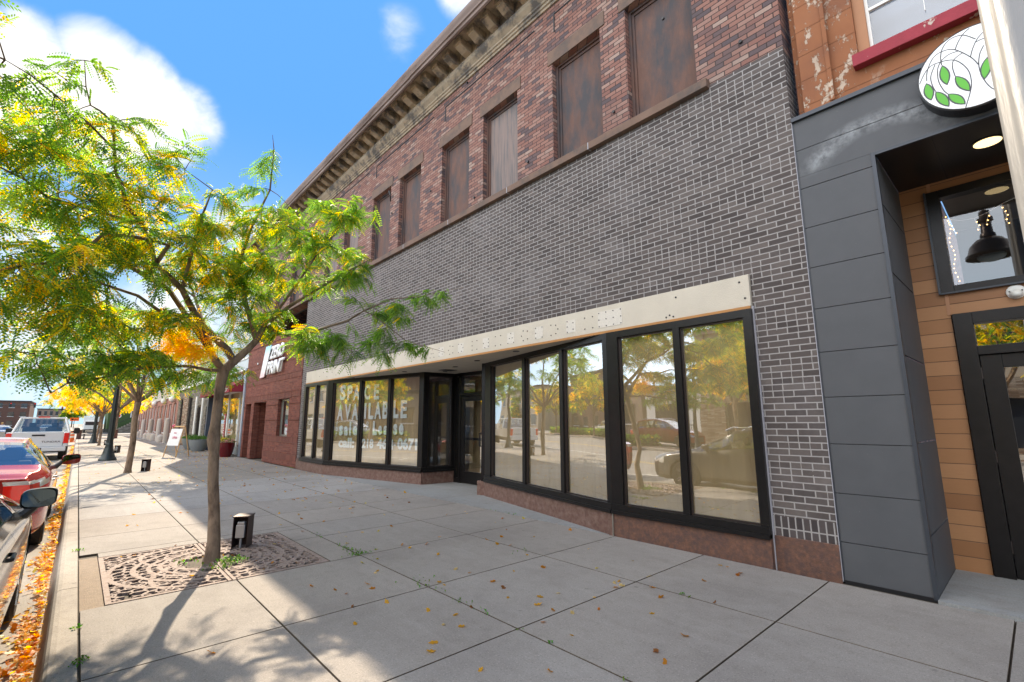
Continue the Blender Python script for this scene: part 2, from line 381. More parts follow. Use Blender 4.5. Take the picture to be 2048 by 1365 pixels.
K['paver'] = brick('red_pavers', [(0, (.3, .11, .08)), (1, (.42, .19, .14))], (.2, .13, .1))
K['dirt'] = M('dry_dirt', (.27, .21, .16), .95, var=.35, scale=25, bump=.8, bscale=90)
g = MB().quad((-1500, -1500, -.32), (1500, -1500, -.32), (1500, 1500, -.32), (-1500, 1500, -.32))
struct(part(g, 'ground', K['ground']))
r = MB(); xs = [60-i*6 for i in range(0, 60)]
r.quad((-900, -13, -.15), (90, -13, -.15), (90, -.0, -.15), (-900, -.0, -.15))
struct(part(r, 'road', K['road']))
cs = MB().quad((-84, -.0, -.148), (-72, -.0, -.148), (-72, 60, -.148), (-84, 60, -.148)); struct(part(cs, 'cross_road', K['road']))
K['line'] = M('lane_paint', (.7, .68, .6), .7, var=.15, scale=30); K['yline'] = M('yellow_lane_paint', (.65, .42, .08), .7, var=.15, scale=30)
ln = MB()
for X in range(-300, 40, 9): ln.quad((X, -9.9, -.146), (X+3, -9.9, -.146), (X+3, -9.78, -.146), (X, -9.78, -.146))
for X in range(-66, 30, 7): ln.quad((X, -2.4, -.146), (X+.1, -2.4, -.146), (X+.1, -.2, -.146), (X, -.2, -.146))
ln.quad((-700, -2.45, -.146), (60, -2.45, -.146), (60, -2.35, -.146), (-700, -2.35, -.146))
struct(part(ln, 'lane_markings', K['line']))
ln = MB().quad((-700, -6.3, -.146), (60, -6.3, -.146), (60, -6.18, -.146), (-700, -6.18, -.146)).quad((-700, -6.02, -.146), (60, -6.02, -.146), (60, -5.9, -.146), (-700, -5.9, -.146))
struct(part(ln, 'centre_markings', K['yline']))
# kerb: rounded nose, in 3 m lengths with tight joints
kb = MB()
prof = [(.165, -.3), (.165, 0), (.06, .0), (.03, -.006), (.012, -.022), (.0, -.05), (-.035, -.16), (-.035, -.3)]
x = 6.0
lens = []
while x > -72:
    L = 3.05; kb.extr(prof, x-L+.006, x-.006); x -= L
struct(part(kb, 'kerb', K['kerb'], bevel=0))
for (a, b) in ((-1.6, 0), ):
    pass
kb = MB().extr([(-13.0, -.3), (-13.0, -.02), (-13.04, .0), (-13.2, .0), (-13.2, -.3)], -300, 60); struct(part(kb, 'far_kerb', K['kerb']))
# slabs (tops at z=0) over a joint bed
bed = MB().box(-72, 8, .165, 9, -.3, -.024); struct(part(bed, 'joint_bed', K['joint']))
V = []; Fa = []; T = []
def slab(x0, x1, y0, y1, tint, zt=0.0, j=.0052, ch=.002):
    x0 += j; x1 -= j; y0 += j; y1 -= j
    n = len(V)
    for (z, d) in ((-.04, 0), (zt-ch, 0), (zt, ch)):
        V.extend([(x0+d, y0+d, z), (x1-d, y0+d, z), (x1-d, y1-d, z), (x0+d, y1-d, z)])
    Fa.append((n+8, n+9, n+10, n+11)); T.append(tint)
    for b in (0, 4):
        for k in range(4): k2 = (k+1) % 4; Fa.append((n+b+k, n+b+k2, n+b+4+k2, n+b+4+k)); T.append((.36, .31, .25, 1))
XJ = [6.4, 5.2, 4.0, 2.15, .91, -.32, -1.545, -2.78, -4.0, -5.43, -6.67, -7.6, -8.75, -10.3]
x = -10.3
while x > -72: x -= 1.45 if x > -15 else 1.5; XJ.append(x)
YB = [.175, 1.31, 2.57, 4.1, 5.47]
for i in range(len(XJ)-1):
    x1, x0 = XJ[i], XJ[i+1]
    for k in range(4):
        y0, y1 = YB[k], YB[k+1]
        v = 1+rng.uniform(-.04, .03); w = rng.uniform(-.012, .012)
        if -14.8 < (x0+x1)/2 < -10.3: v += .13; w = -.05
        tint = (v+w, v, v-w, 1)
        if k < 2 and x0 >= -7.7 and x1 <= -5.4:     # around the tree grate
            continue
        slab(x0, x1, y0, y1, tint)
# frame of paving round the grate opening (X -7.36..-5.46, Y .33..2.22)
GX0, GX1, GY0, GY1 = -7.36, -5.46, .335, 2.225
slab(-7.6, GX0, GY0, 1.31, (1, 1, 1, 1)); slab(-7.6, GX0, 1.31, 2.57, (.97, .97, .97, 1))
slab(-6.67, -5.43, GY1, 2.57, (1.02, 1, .98, 1)); slab(GX0, -6.67, GY1, 2.57, (.98, .97, .96, 1))
V = np.array(V); Fa = np.array(Fa)
struct(npmesh(V, Fa, 'pavement', K['slab'], attr=np.array(T)))
K['slabfar'] = K['kerb']
far = MB().box(-300, -84, .16, 12, -.3, 0).box(-84, 60, -22, -13.2, -.3, -.004); struct(part(far, 'far_pavement', K['kerb']))
pv = MB().quad((-300, -14.6, 0), (60, -14.6, 0), (60, -13.25, 0), (-300, -13.25, 0)); struct(part(pv, 'paver_strip', K['paver']))
dt = MB().box(-7.45, -4.95, .178, .332, -.2, -.012); struct(part(dt, 'dirt_strip', K['dirt']))
dp = MB().box(GX0, GX1, GY0, GY1, -.2, -.036); struct(part(dp, 'tree_pit_soil', K['soil']))
# recessed entry floor, meets slabs at the wall line
en = MB().prism([(-14.3, 5.48), (-4.1, 5.48), (-7.9, 6.42), (-8.3, 7.6), (-10.3, 7.6), (-10.35, 6.4)], -.2, .003); struct(part(en, 'entry_floor', K['entry']))
en = MB().box(-.77, 3.4, 5.52, 6.9, -.2, .012); struct(part(en, 'portal_floor', K['entry']))
# weeds in joints, fallen leaves
def quads_cloud(name, mat, P, col, size, flat=.25, seed=1, kind='leaf'):
    r_ = np.random.RandomState(seed); n = len(P); P = np.array(P); s = size*(.6+.8*r_.rand(n))
    th = r_.rand(n)*6.283; u = np.stack([np.cos(th), np.sin(th), flat*r_.randn(n)], 1); w = np.stack([-np.sin(th), np.cos(th), flat*r_.randn(n)], 1)
    cu = (.15+.45*r_.rand(n))[:, None]*s[:, None]*np.array([0, 0, 1.])
    s = s[:, None]
    ring = [(1.0, 0, 1), (.45, .32, .2), (.25, .62, .8), (-.1, .38, .1), (-.55, .5, .7), (-.8, 0, .5), (-.55, -.5, .7), (-.1, -.38, .1), (.25, -.62, .8), (.45, -.32, .2)]
    L = [P+u*s*a+w*s*b+cu*c*r_.rand(n, 1) for a, b, c in ring]; L.append(P)
    VV = np.stack(L, 1).reshape(-1, 3); m = len(ring); b = np.arange(n)[:, None]*(m+1)
    FF = np.concatenate([np.concatenate([b+i, b+(i+1) % m, b+m], 1) for i in range(m)], 0)
    A = np.tile(col, (m, 1)); return npmesh(VV, FF, name, mat, attr=np.concatenate([A, np.ones((len(A), 1))], 1))
r_ = np.random.RandomState(3)
def leafcol(n, s=0):
    q = np.random.RandomState(s); pal = np.array([(.62, .26, .03), (.75, .42, .06), (.5, .17, .03), (.72, .55, .25), (.6, .5, .1), (.3, .13, .05)])
    return pal[q.choice(6, n, p=[.26, .3, .16, .14, .08, .06])]*(.75+.5*q.rand(n, 1))
P = []
N = 6000
xx = -(2.6+np.abs(r_.rand(N))**1.35*46)
for x in xx:
    cl = .5+.5*math.sin(x*2.1)+.35*math.sin(x*5.3+1)
    if r_.rand() > .45+.5*cl: continue
    y = -.045-abs(r_.randn())*(.04+.05*max(0, cl))
    P.append((x, y, -.14+.035*r_.rand()*(1 if y > -.2 else .3)))
for _ in range(160): P.append((-r_.rand()*30-2, -.1-r_.rand()**2*1.0, -.143))
struct(quads_cloud('gutter_leaf_litter', K['leaf'], P, leafcol(len(P), 1), .028, .35, 4), 'stuff')
P = []
while len(P) < 620:
    x = -2.2-r_.rand()**1.3*30; y = .3+r_.rand()*5.1
    d = .35 if y < 2 else 1
    if x > -5.5: d *= .22 if y > 1.5 else .12
    elif x > -9: d *= .4
    elif y > 3: d *= 1.3
    if r_.rand() < d*.8: P.append((x, y, .004))
for _ in range(260): P.append((-22-r_.rand()*12, 3.2+r_.rand()**.6*2.0, .004))
for (x, y) in [(-3.2, 2.2), (-3.0, 3.0), (-2.6, 3.3), (-3.7, 3.1), (-2.2, 2.3), (-1.9, 3.0), (-2.5, 2.0), (-2.4, 3.9), (-3.9, 2.1), (-4.5, 1.9)]: P.append((x, y, .005))
P += [(-1.7-r_.rand()*3.8, 1.7+r_.rand()*2.9, .005) for _ in range(34)]
lc = leafcol(len(P), 6)*.8
struct(quads_cloud('fallen_leaves', K['leaf'], P, lc, .03, .35, 9), 'stuff')
P = [(-7.3+r_.rand()*1.8, .4+r_.rand()*1.8, -.02) for _ in range(120)]
struct(quads_cloud('leaves_in_grate', K['leaf'], P, leafcol(len(P), 8)*.8, .026, .3, 12), 'stuff')
# little weeds
def weeds(name, spots, h=.024, seed=2):
    q = np.random.RandomState(seed); VV = []; FF = []; A = []
    for (x, y, n, s) in spots:
        for _ in range(n):
            p = np.array([x+q.randn()*s, y+q.randn()*min(s, .03) if s > .1 else y+q.randn()*s, 0.]); a = q.rand()*6.28; l = h*(.5+q.rand())
            d = np.array([math.cos(a), math.sin(a), 0])*.7*l; w = np.array([-math.sin(a), math.cos(a), 0])*.006*(1+q.rand())
            b = len(VV); VV += [p-w*.4, p+d*.6+w+[0, 0, l*.7], p+d+[0, 0, l*.6], p+d*.6-w+[0, 0, l*.7]]; FF.append((b, b+1, b+2, b+3)); A.append((.06+.08*q.rand(), .16+.12*q.rand(), .03, 1))
    struct(npmesh(np.array(VV), np.array(FF), name, K['leaf'], attr=np.array(A)), 'stuff')
sp = [(-5.5, 2.57, 60, .07), (-5.75, 2.57, 35, .12), (-4.1, 2.57, 16, .1), (-3.5, 2.57, 12, .2), (.0, 0, 0, .1), (-4.3, .17, 25, .03), (-5.0, .17, 14, .03), (-7.9, .17, 16, .03), (-3.5, .17, 20, .03), (-2.3, 4.1, 8, .03), (-4.3, 4.1, 8, .1), (-6.2, 5.47, 10, .2), (-17.2, 5.5, 60, .25)]
for i in range(12): sp.append((-1-r_.rand()*6, 2.57, 3, .02))
weeds('joint_weeds', sp)
weeds('tree_pit_weeds', [(-6.14, 1.40, 60, .07), (-6.1, 1.5, 30, .04), (-6.0, 1.25, 40, .09), (-6.45, 1.02, 16, .07)], .05, 5)

# ================================================================ main building
YW = 5.58; XR = -1.455; XL = -24.42; ZT = 9.6
bld = thing('brick_building', 'long two storey commercial building with dark brick front, boarded upper windows and stone cornice', 'building', (-13, 5.58, 0))
def walls(holes, x0, x1, z0, z1, mb, y0=YW, y1=YW+.3):
    # wall face with rectangular holes, built as boxes around them
    xs = sorted({x0, x1, *[h[0] for h in holes], *[h[1] for h in holes]}); xs = [x for x in xs if x0 <= x <= x1]
    for a, b in zip(xs[:-1], xs[1:]):
        hs = sorted([(h[2], h[3]) for h in holes if h[0] <= a+1e-6 and h[1] >= b-1e-6]); z = z0
        for (c, d) in hs:
            if c > z: mb.box(a, b, y0, y1, z, c)
            z = max(z, d)
        if z < z1: mb.box(a, b, y0, y1, z, z1)
    return mb
WX = []
x = -3.535
for i in range(6): WX += [x, x-1.53]; x -= 3.5
WH = [(a, a+1.05, 5.87, 7.83) for a in WX]
part(walls(WH, XL, XR, 5.745, 9.06, MB()), 'upper_brick_wall', K['rbrick'], bld)
part(MB().box(XL+.02, XR-.02, YW+.3, YW+.33, 5.7, 9.5).box(XL, XR, YW+.06, 30, 9.35, 9.55), 'roof', K['roofing'], bld)
part(MB().box(XL, XL+.3, YW+.33, 30, 0, 9.35), 'side_wall', K['rbrick'], bld); part(MB().box(XR-.3, XR, YW+.33, 30, 0, 9.35), 'side_wall', K['rbrick'], bld)
# dark veneer: around the storefront opening (X -16.42..-2.04, z .30..3.18)
part(MB().box(XL+7.5, XR-.0, YW-.012, YW+.3, 3.18, 5.745).box(-2.04, XR, YW-.012, YW+.3, .525, 3.18).box(-16.94, -16.42, YW-.012, YW+.3, .525, 3.18), 'dark_brick_wall', K['dbrick'], bld)
part(MB().box(-2.04, XR, YW-.012, YW+.3, .325, .525), 'soldier_course', K['dsold'], bld); part(MB().box(-16.94, -16.42, YW-.012, YW+.3, .325, .525), 'soldier_course', K['dsold'], bld)
part(MB().box(-2.33, XR, YW-.012, YW+.01, 5.745, 5.80), 'veneer_top', K['dbrick'], bld)
# brick side return of the veneer at right corner
gr = MB(); gr.box(-2.04+.012, XR, YW-.03, YW+.3, -.1, .325); part(gr, 'granite_base', K['granite2'], bld, bevel=.004)
part(MB().box(-16.94, -16.43, YW-.03, YW+.3, -.1, .325), 'granite_base', K['granite'], bld, bevel=.004)
part(MB().box(-2.046, -2.028, YW-.036, YW+.1, -.02, 2.8).box(XR, XR+.006, YW-.02, YW+.05, 0, 4.8), 'caulk_joint', K['caulk'], bld)
# sill course
sl = MB(); x = -2.32
while x > XL: x2 = max(XL, x-1.94); sl.box(x2+.012, x-.006, YW-.095, YW+.12, 5.748, 5.868); x = x2
part(sl, 'sill_course', K['bstone'], bld, bevel=.006)
x = -2.32
while x-1.94 > XL: x -= 1.94; part(MB().box(x-.004, x+.012, YW-.093, YW, 5.752, 5.866), 'sill_mortar', K['caulk'], bld)
# boarded windows
for i, (a, b, c, d) in enumerate(WH):
    w = part(MB().box(a+.085, b-.085, YW+.15, YW+.18, c+.0, d-.09), 'boarded_window', K['wood' if i not in (2, 6, 7) else 'wood2'], bld)
    part(MB().box(a, a+.045, YW+.10, YW+.2, c, d).box(b-.045, b, YW+.10, YW+.2, c, d).box(a+.045, b-.045, YW+.10, YW+.2, d-.045, d).box(a+.045, a+.085, YW+.13, YW+.2, c, d-.045).box(b-.085, b-.045, YW+.13, YW+.2, c, d-.045).box(a+.085, b-.085, YW+.13, YW+.2, d-.09, d-.045), 'window_frame', K['wood'], w)
    part(MB().box(a-.1, b+.1, YW-.018, YW+.14, d+.001, d+.26), 'lintel', K['bstone'], w, bevel=.006)
# projecting string lines above the windows
st = MB()
x = -1.5
for (xa, xb) in [(-5.0, XR), (-8.46, -5.0), (-11.96, -8.46), (-15.46, -11.96), (-18.96, -15.46), (-22.4, -18.96)]:
    st.box(xa, xb-.5 if xb != XR else xb, YW-.014, YW, 8.80, 8.822); st.box(xa-.01, xa+.015, YW-.012, YW, 8.44, 8.81)
part(st, 'corbel_line', K['roofing'], bld)
for (x, z) in [(-2.9, 7.2), (-4.0+.2, 6.2), (-1.9, 6.15), (-5.7, 6.2), (-9.0, 6.9), (-7.3, 6.1), (-10.9, 7.0), (-7.6, 8.95)]: part(MB().tube([(x, YW-.03, z), (x, YW, z)], .022, 8), 'tie_plate', K['black'], bld)
part(MB().tube([(-10.95+.2*0, YW-.04, 7.55), (-10.9, YW-.12, 7.6), (-10.85, YW-.1, 7.45), (-10.95, YW-.04, 7.35)], .018, 6), 'hook', K['black'], bld)
# cornice
cx0, cx1 = XL-.12, XR+.12
prof = [(YW+.1, 9.02), (YW-.03, 9.02), (YW-.03, 9.07), (YW-.06, 9.08), (YW-.06, 9.12), (YW-.09, 9.135), (YW-.09, 9.17), (YW-.12, 9.20), (YW-.165, 9.25), (YW-.185, 9.31), (YW-.175, 9.36), (YW-.14, 9.38), (YW-.14, 9.64), (YW+.1, 9.64)]
part(MB().extr(prof[::-1], cx0, cx1), 'cornice', K['cornice'], bld, bevel=.004)
part(MB().box(cx0, cx1, 5.0, YW-.14, 9.60, 9.66), 'cornice_soffit', K['cornice'], bld)
def modillion(x):
    m = MB(); p = [(YW-.14, 9.36), (5.30, 9.38), (5.22, 9.42), (5.13, 9.455), (5.115, 9.50), (5.115, 9.60), (YW-.14, 9.60)]
    m.extr(p[::-1], x-.1, x+.1); m.box(x-.112, x+.112, 5.09, 5.135, 9.49, 9.60)
    part(m, 'modillion', K['cornice'], bld, bevel=.006)
x = -1.9
while x > XL: modillion(x); x -= .4545
gp = [(5.0, 9.50), (4.965, 9.47), (4.93, 9.49), (4.93, 9.56), (4.90, 9.575), (4.895, 9.63), (4.87, 9.66), (4.855, 9.72), (4.86, 9.78), (4.90, 9.83), (4.95, 9.86), (5.05, 9.87), (5.05, 9.66), (5.0, 9.66)]
part(MB().extr(gp[::-1], cx0-.03, -8.98), 'gutter', K['gutter'], bld, smooth=True); part(MB().extr([(y-.006, z+.006) for y, z in gp[::-1]], -8.99, cx1+.03), 'gutter', K['gutter'], bld, smooth=True)
part(MB().box(cx0, cx1, 5.04, YW+.5, 9.661, 9.86), 'cornice_top', K['gutter'], bld)
# fascia band and soffit
part(MB().box(-16.42, -2.045, 5.525, YW+.3, 2.80, 3.175), 'fascia', K['stucco'], bld, bevel=.006)
part(MB().prism([(-16.4, 5.53), (-2.05, 5.53), (-2.05, 5.6), (-7.9, 6.6), (-8.0, 7.7), (-10.5, 7.7), (-10.5, 6.6), (-14.4, 5.7), (-16.4, 5.7)], 2.765, 2.799), 'soffit', K['stucco'], bld)
fg = MB(); fh = MB(); q = random.Random(3)
# removed channel letters: pale ghosts and bolt holes
X0 = -8.75
GL = {'A': [(0, 0), (.25, .5), (.5, 1), (.75, .5), (1, 0)], 'B': [(0, 0), (0, .5), (0, 1), (.8, .8), (.8, .2)], 'C': [(1, .9), (.3, 1), (0, .5), (.3, 0), (1, .1)], 'D': [(0, 0), (0, 1), (.7, .9), (1, .5), (.7, .1)], 'E': [(0, 0), (0, .5), (0, 1), (1, 1), (1, 0)], 'G': [(1, .9), (0, .5), (.3, 0), (1, .1), (1, .5)], 'H': [(0, 0), (0, 1), (1, 0), (1, 1)]}
for i, wl in enumerate([4, 9]):
    for k in range(wl):
        wd = .15
        for (gx, gz) in GL['ABCDEGHACEDBH'[i*4+k]]:
            cx, cz = X0+wd*gx, 2.885+.17*gz; fh.tube([(cx, 5.5185, cz), (cx, 5.53, cz)], .0095, 6)
        if k % 2: part(MB().box(X0-.02, X0+wd+.02, 5.5225, 5.526, 2.87, 3.07), 'sign_ghost', K['ghost'], bld)
        X0 += wd+.2 if k < wl-1 else .45
part(MB().box(X0-.2, X0+.22, 5.522, 5.526, 2.86, 3.1), 'sign_ghost', K['ghost'], bld)
for k in range(12): cx, cz = X0-.18+.38*(k % 4)/3, 2.88+.1*(k//4); fh.tube([(cx, 5.5185, cz), (cx, 5.53, cz)], .0095, 6)
for cx, cz in [(-2.15, 3.1), (-2.1, 2.9), (-2.95, 3.08), (-3.05, 2.86), (-3.1, 2.84), (-3.0, 2.835), (-15.2, 2.95), (-14.9, 3.05), (-14.6, 2.9), (-14.2, 3.0), (-13.9, 2.9)]: fh.tube([(cx, 5.519, cz), (cx, 5.53, cz)], .012, 6)
part(fh, 'bolt_holes', K['hole'], bld)
dl = MB()
for (x, y) in [(-10.6, 5.95), (-8.9, 6.3), (-7.7, 6.0), (-9.9, 6.7), (-6.2, 5.72), (-13.0, 5.65)]: dl.tube([(x, y, 2.755), (x, y, 2.767)], .06, 14)
part(dl, 'recessed_light', K['black'], bld)
part(MB().box(-9.75, -9.45, 6.4, 6.75, 2.757, 2.766), 'soffit_vent', K['black'], bld)
K['wood3'] = M('raw_plywood_edge', (.42, .2, .07), .8)
pl = MB()
# ---- storefront bays: (p, unit along, length, sequence of mullions, name)
def bay(p, q_, mull, z0=.30, z1=2.765, paper=True, plinth='granite', zbase=-.1, depth=.11, cover=None):
    p = Vector((*p, 0)); q_ = Vector((*q_, 0)); u = (q_-p).normalized(); L = (q_-p).length; w = Vector((-u.y, u.x, 0))
    if w.y < 0 and abs(u.x) > .3: w = -w
    if abs(u.x) <= .3 and w.x > 0 and p.x < -9: w = -w
    U = (u.x, u.y); W = (w.x, w.y)
    fr = MB(); fr.obox(p, U, W, L, z0, z0+.11, -.03, depth); fr.obox(p, U, W, L, z1-.09, z1, -.01, depth)
    fr.obox(p, U, W, L, z0-.012, z0+.03, -.055, depth)
    for (m0, m1) in (mull[0], mull[-1]): fr.obox(p+u*m0, U, W, m1-m0, z0+.11, z1-.09, -.012, depth)
    root = part(fr, 'shop_window', K['frame'], bld)
    for m0, m1 in mull[1:-1]:
        mm = MB(); a = p+u*m0; mm.obox(a, U, W, m1-m0, z0+.11, z1-.09, -.012, depth); part(mm, 'mullion', K['frame'], root)
    seg = [(a[1], b[0]) for a, b in zip(mull[:-1], mull[1:])]
    for (s0, s1) in seg:
        a = p+u*s0; g_ = MB(); g_.obox(a, U, W, s1-s0, z0+.11, z1-.09, .05, .056); part(g_, 'pane', K['pane'], root)
        bs = MB(); bs.obox(a, U, W, .018, z0+.11, z1-.09, .02, .05).obox(p+u*(s1-.018), U, W, .018, z0+.11, z1-.09, .02, .05).obox(a+u*.018, U, W, s1-s0-.036, z0+.11, z0+.128, .02, .05).obox(a+u*.018, U, W, s1-s0-.036, z1-.108, z1-.09, .02, .05)
        part(bs, 'glazing_bead', K['frame2'], root)
        if paper:
            # hanging paper with a few soft folds
            n = 26; pm = MB(); ph = rng.random()*6
            for k in range(n):
                t0, t1 = k/n, (k+1)/n
                f0 = .10+.012*math.sin(t0*9+ph)+.006*math.sin(t0*31+ph); f1 = .10+.012*math.sin(t1*9+ph)+.006*math.sin(t1*31+ph)
                A = a+u*((s1-s0)*t0)+w*f0; B = a+u*((s1-s0)*t1)+w*f1
                pm.quad((A.x, A.y, z0+.05), (B.x, B.y, z0+.05), (B.x, B.y, z1-.05), (A.x, A.y, z1-.05))
            part(pm, 'paper_blind', K['paper'], root, smooth=True)
    b = MB(); b.obox(p-u*.0, U, W, L, zbase, z0-.012, -.02, depth+.1); part(b, 'granite_base', K[plinth], bld, bevel=.003)
    return p, u, w
# far left flat bay
bay((-16.42, 5.50), (-14.35, 5.50), [(0, .16), (1.02, 1.13), (1.94, 2.07)])
PL, UL, WL = bay((-14.35, 5.50), (-10.35, 6.38), [(0, .24), (1.5, 1.60), (2.735, 2.835), (3.93, 4.098)])
bay((-10.35, 6.39), (-10.25, 7.30), [(0, .13), (.80, .915)], paper=False)
bay((-7.92, 6.41), (-4.04, 5.50), [(0, .25), (1.57, 1.66), (2.78, 2.87), (3.89, 3.985)])
bay((-4.04, 5.50), (-2.04, 5.50), [(0, .18), (1.03, 1.12), (1.91, 2.0)], plinth='granite2')
part(MB().obox((-4.035, 5.47), (1, 0), (0, 1), .018, -.02, .3, -.004, .06), 'plinth_joint', K['bare'], bld)
# right return of the recess (hidden behind the angled bay)
bay((-7.92, 6.42), (-8.2, 7.32), [(0, .1), (.84, .942)], paper=False)
pl.box(-16.4, -2.05, 5.512, 5.53, 2.765, 2.80); part(pl, 'plywood_edge', K['wood3'], bld)
# entry door wall at Y 7.3
dfr = MB()
dfr.box(-10.3, -10.18, 7.25, 7.38, .0, 2.765).box(-10.05, -9.97, 7.25, 7.38, 0, 2.765).box(-8.96, -8.88, 7.25, 7.38, 0, 2.765).box(-8.3, -8.18, 7.25, 7.38, 0, 2.765).box(-9.97, -8.96, 7.25, 7.38, 2.16, 2.24).box(-10.18, -8.3, 7.25, 7.38, 2.68, 2.765).box(-8.88, -8.3, 7.25, 7.38, 0, .12).box(-10.18, -10.05, 7.25, 7.38, 0, .12)
df = part(dfr, 'door_frame', K['frame'], bld)
part(MB().box(-9.97, -8.96, 7.3, 7.306, 2.24, 2.68), 'transom_pane', K['pane'], df)
part(MB().box(-10.18, -10.05, 7.3, 7.306, .12, 2.68), 'side_pane', K['pane2'], df); part(MB().box(-8.88, -8.3, 7.3, 7.306, .12, 2.68), 'side_pane', K['pane2'], df)
part(MB().box(-10.18, -8.3, 7.7, 7.72, .05, 2.7), 'paper_blind', K['paper'], df)
d = part(MB().box(-9.96, -9.83, 7.26, 7.31, .02, 2.15).box(-9.10, -8.97, 7.26, 7.31, .02, 2.15).box(-9.83, -9.10, 7.26, 7.31, .02, .3).box(-9.83, -9.10, 7.26, 7.31, 2.03, 2.15), 'entrance_door', K['frame'], bld, bevel=.004)
part(MB().box(-9.83, -9.10, 7.283, 7.288, .3, 2.03), 'door_pane', K['pane'], d)
part(MB().tube([(-9.05, 7.26, 1.25), (-9.05, 7.17, 1.25), (-9.05, 7.17, .93), (-9.05, 7.26, .93)], .014, 8), 'door_handle', K['black'], d)
part(MB().tube([(-9.12, 7.26, 1.24), (-9.12, 7.19, 1.24), (-9.12, 7.19, .94), (-9.12, 7.26, .94)], .012, 8), 'door_handle', K['black'], d)
part(MB().box(-9.83, -9.1, 7.31, 7.34, 1.06, 1.12), 'push_bar', K['black'], d)
part(MB().box(-16.3, -8, 8.4, 8.42, 0, 2.8).box(-8, -2.1, 7.4, 7.42, 0, 2.8).box(-16.3, -2.1, 5.9, 8.4, -.04, -.02), 'interior_partition', K['beige'], bld)
# window lettering on the inside of the glass of the left angled bay
def onbay(u_, z, off=.064): p = PL+UL*u_+WL*off; return (p.x, p.y, z)
def wtext(body, u_, z, size, sx=1, sy=0, off=.006, sp=1.0):
    return text(body, 'window_lettering', K['paint'], bld, size, onbay(u_, z), UL, (0, 0, 1), .0015, off, 0, sp, sx)
def fit_text(body, name, mat, parent, p0, xdir, w, h, ext=.0015, off=0, shear=0):
    cu = bpy.data.curves.new(name, 'FONT'); cu.body = body; cu.size = 1; cu.offset = off; cu.shear = shear; cu.extrude = 0; cu.resolution_u = 3
    t = bpy.data.objects.new(name, cu); C.objects.link(t); dg = bpy.context.evaluated_depsgraph_get(); dg.update()
    me = bpy.data.meshes.new_from_object(t.evaluated_get(dg)); bpy.data.objects.remove(t)
    xs = [v.co.x for v in me.vertices]; ys = [v.co.y for v in me.vertices]
    x0, x1, y0, y1 = min(xs), max(xs), min(ys), max(ys); sx = w/(x1-x0); sy = h/(y1-y0)
    xd = Vector(xdir).normalized(); zd = Vector((xd.y, -xd.x, 0)); o = Vector(origin(parent)); p0 = Vector(p0)-o
    for v in me.vertices: v.co = p0+xd*((v.co.x-x0)*sx)+Vector((0, 0, 1))*((v.co.y-y0)*sy)
    me.materials.clear(); ob = _link(me, name, mat, parent)
    if ext: m = ob.modifiers.new('s', 'SOLIDIFY'); m.thickness = ext; m.offset = 0
    return ob
def WL_(body, u0, u1, z0, z1, off=.018):
    off *= 2.2
    return fit_text(body, 'window_lettering', K['paint'], bld, onbay(u0, z0), UL, u1-u0, z1-z0, 0, off)
WL_('S', .50, .78, 2.15, 2.60); WL_('P', .86, 1.10, 2.14, 2.58); WL_('A', 1.14, 1.44, 2.13, 2.57); WL_('C', 1.64, 1.90, 2.13, 2.56); WL_('E', 2.06, 2.28, 2.13, 2.55)
WL_('A', .42, .70, 1.57, 2.02); WL_('V', .78, 1.06, 1.59, 2.03); WL_('A', 1.12, 1.40, 1.58, 2.03); WL_('I', 1.68, 1.76, 1.60, 2.04); WL_('L', 1.86, 2.08, 1.59, 2.04); WL_('A', 2.12, 2.40, 1.60, 2.06); WL_('B', 2.46, 2.70, 1.60, 2.07); WL_('L', 2.90, 3.10, 1.61, 2.08); WL_('E', 3.18, 3.42, 1.61, 2.08)
WL_('f', .41, .48, 1.40, 1.54, .01); WL_('o', .40, .49, 1.25, 1.37, .01); WL_('r', .41, .48, 1.10, 1.22, .01)
WL_('s', .56, .74, 1.13, 1.42, .02); WL_('a', .80, .98, 1.13, 1.40, .02); WL_('l', 1.04, 1.12, 1.14, 1.53, .01); WL_('e', 1.20, 1.42, 1.14, 1.40, .02); WL_('o', 1.79, 1.89, 1.43, 1.53, .01); WL_('r', 1.80, 1.88, 1.31, 1.40, .01)
WL_('L', 2.08, 2.26, 1.16, 1.54, .03); WL_('e', 2.31, 2.47, 1.17, 1.42, .02); WL_('a', 2.53, 2.70, 1.17, 1.42, .02); WL_('s', 2.92, 3.08, 1.18, 1.46, .02); WL_('e', 3.14, 3.32, 1.18, 1.46, .02)
WL_('call:', .56, 1.30, .79, 1.07, .022); WL_('218', 1.64, 2.14, .80, 1.06, .022); WL_('46', 2.28, 2.70, .80, 1.07, .022); WL_('1', 2.88, 2.93, .80, 1.06, .022); WL_('-', 2.96, 3.04, .90, .93, .01); WL_('0671', 3.10, 3.84, .80, 1.11, .022)

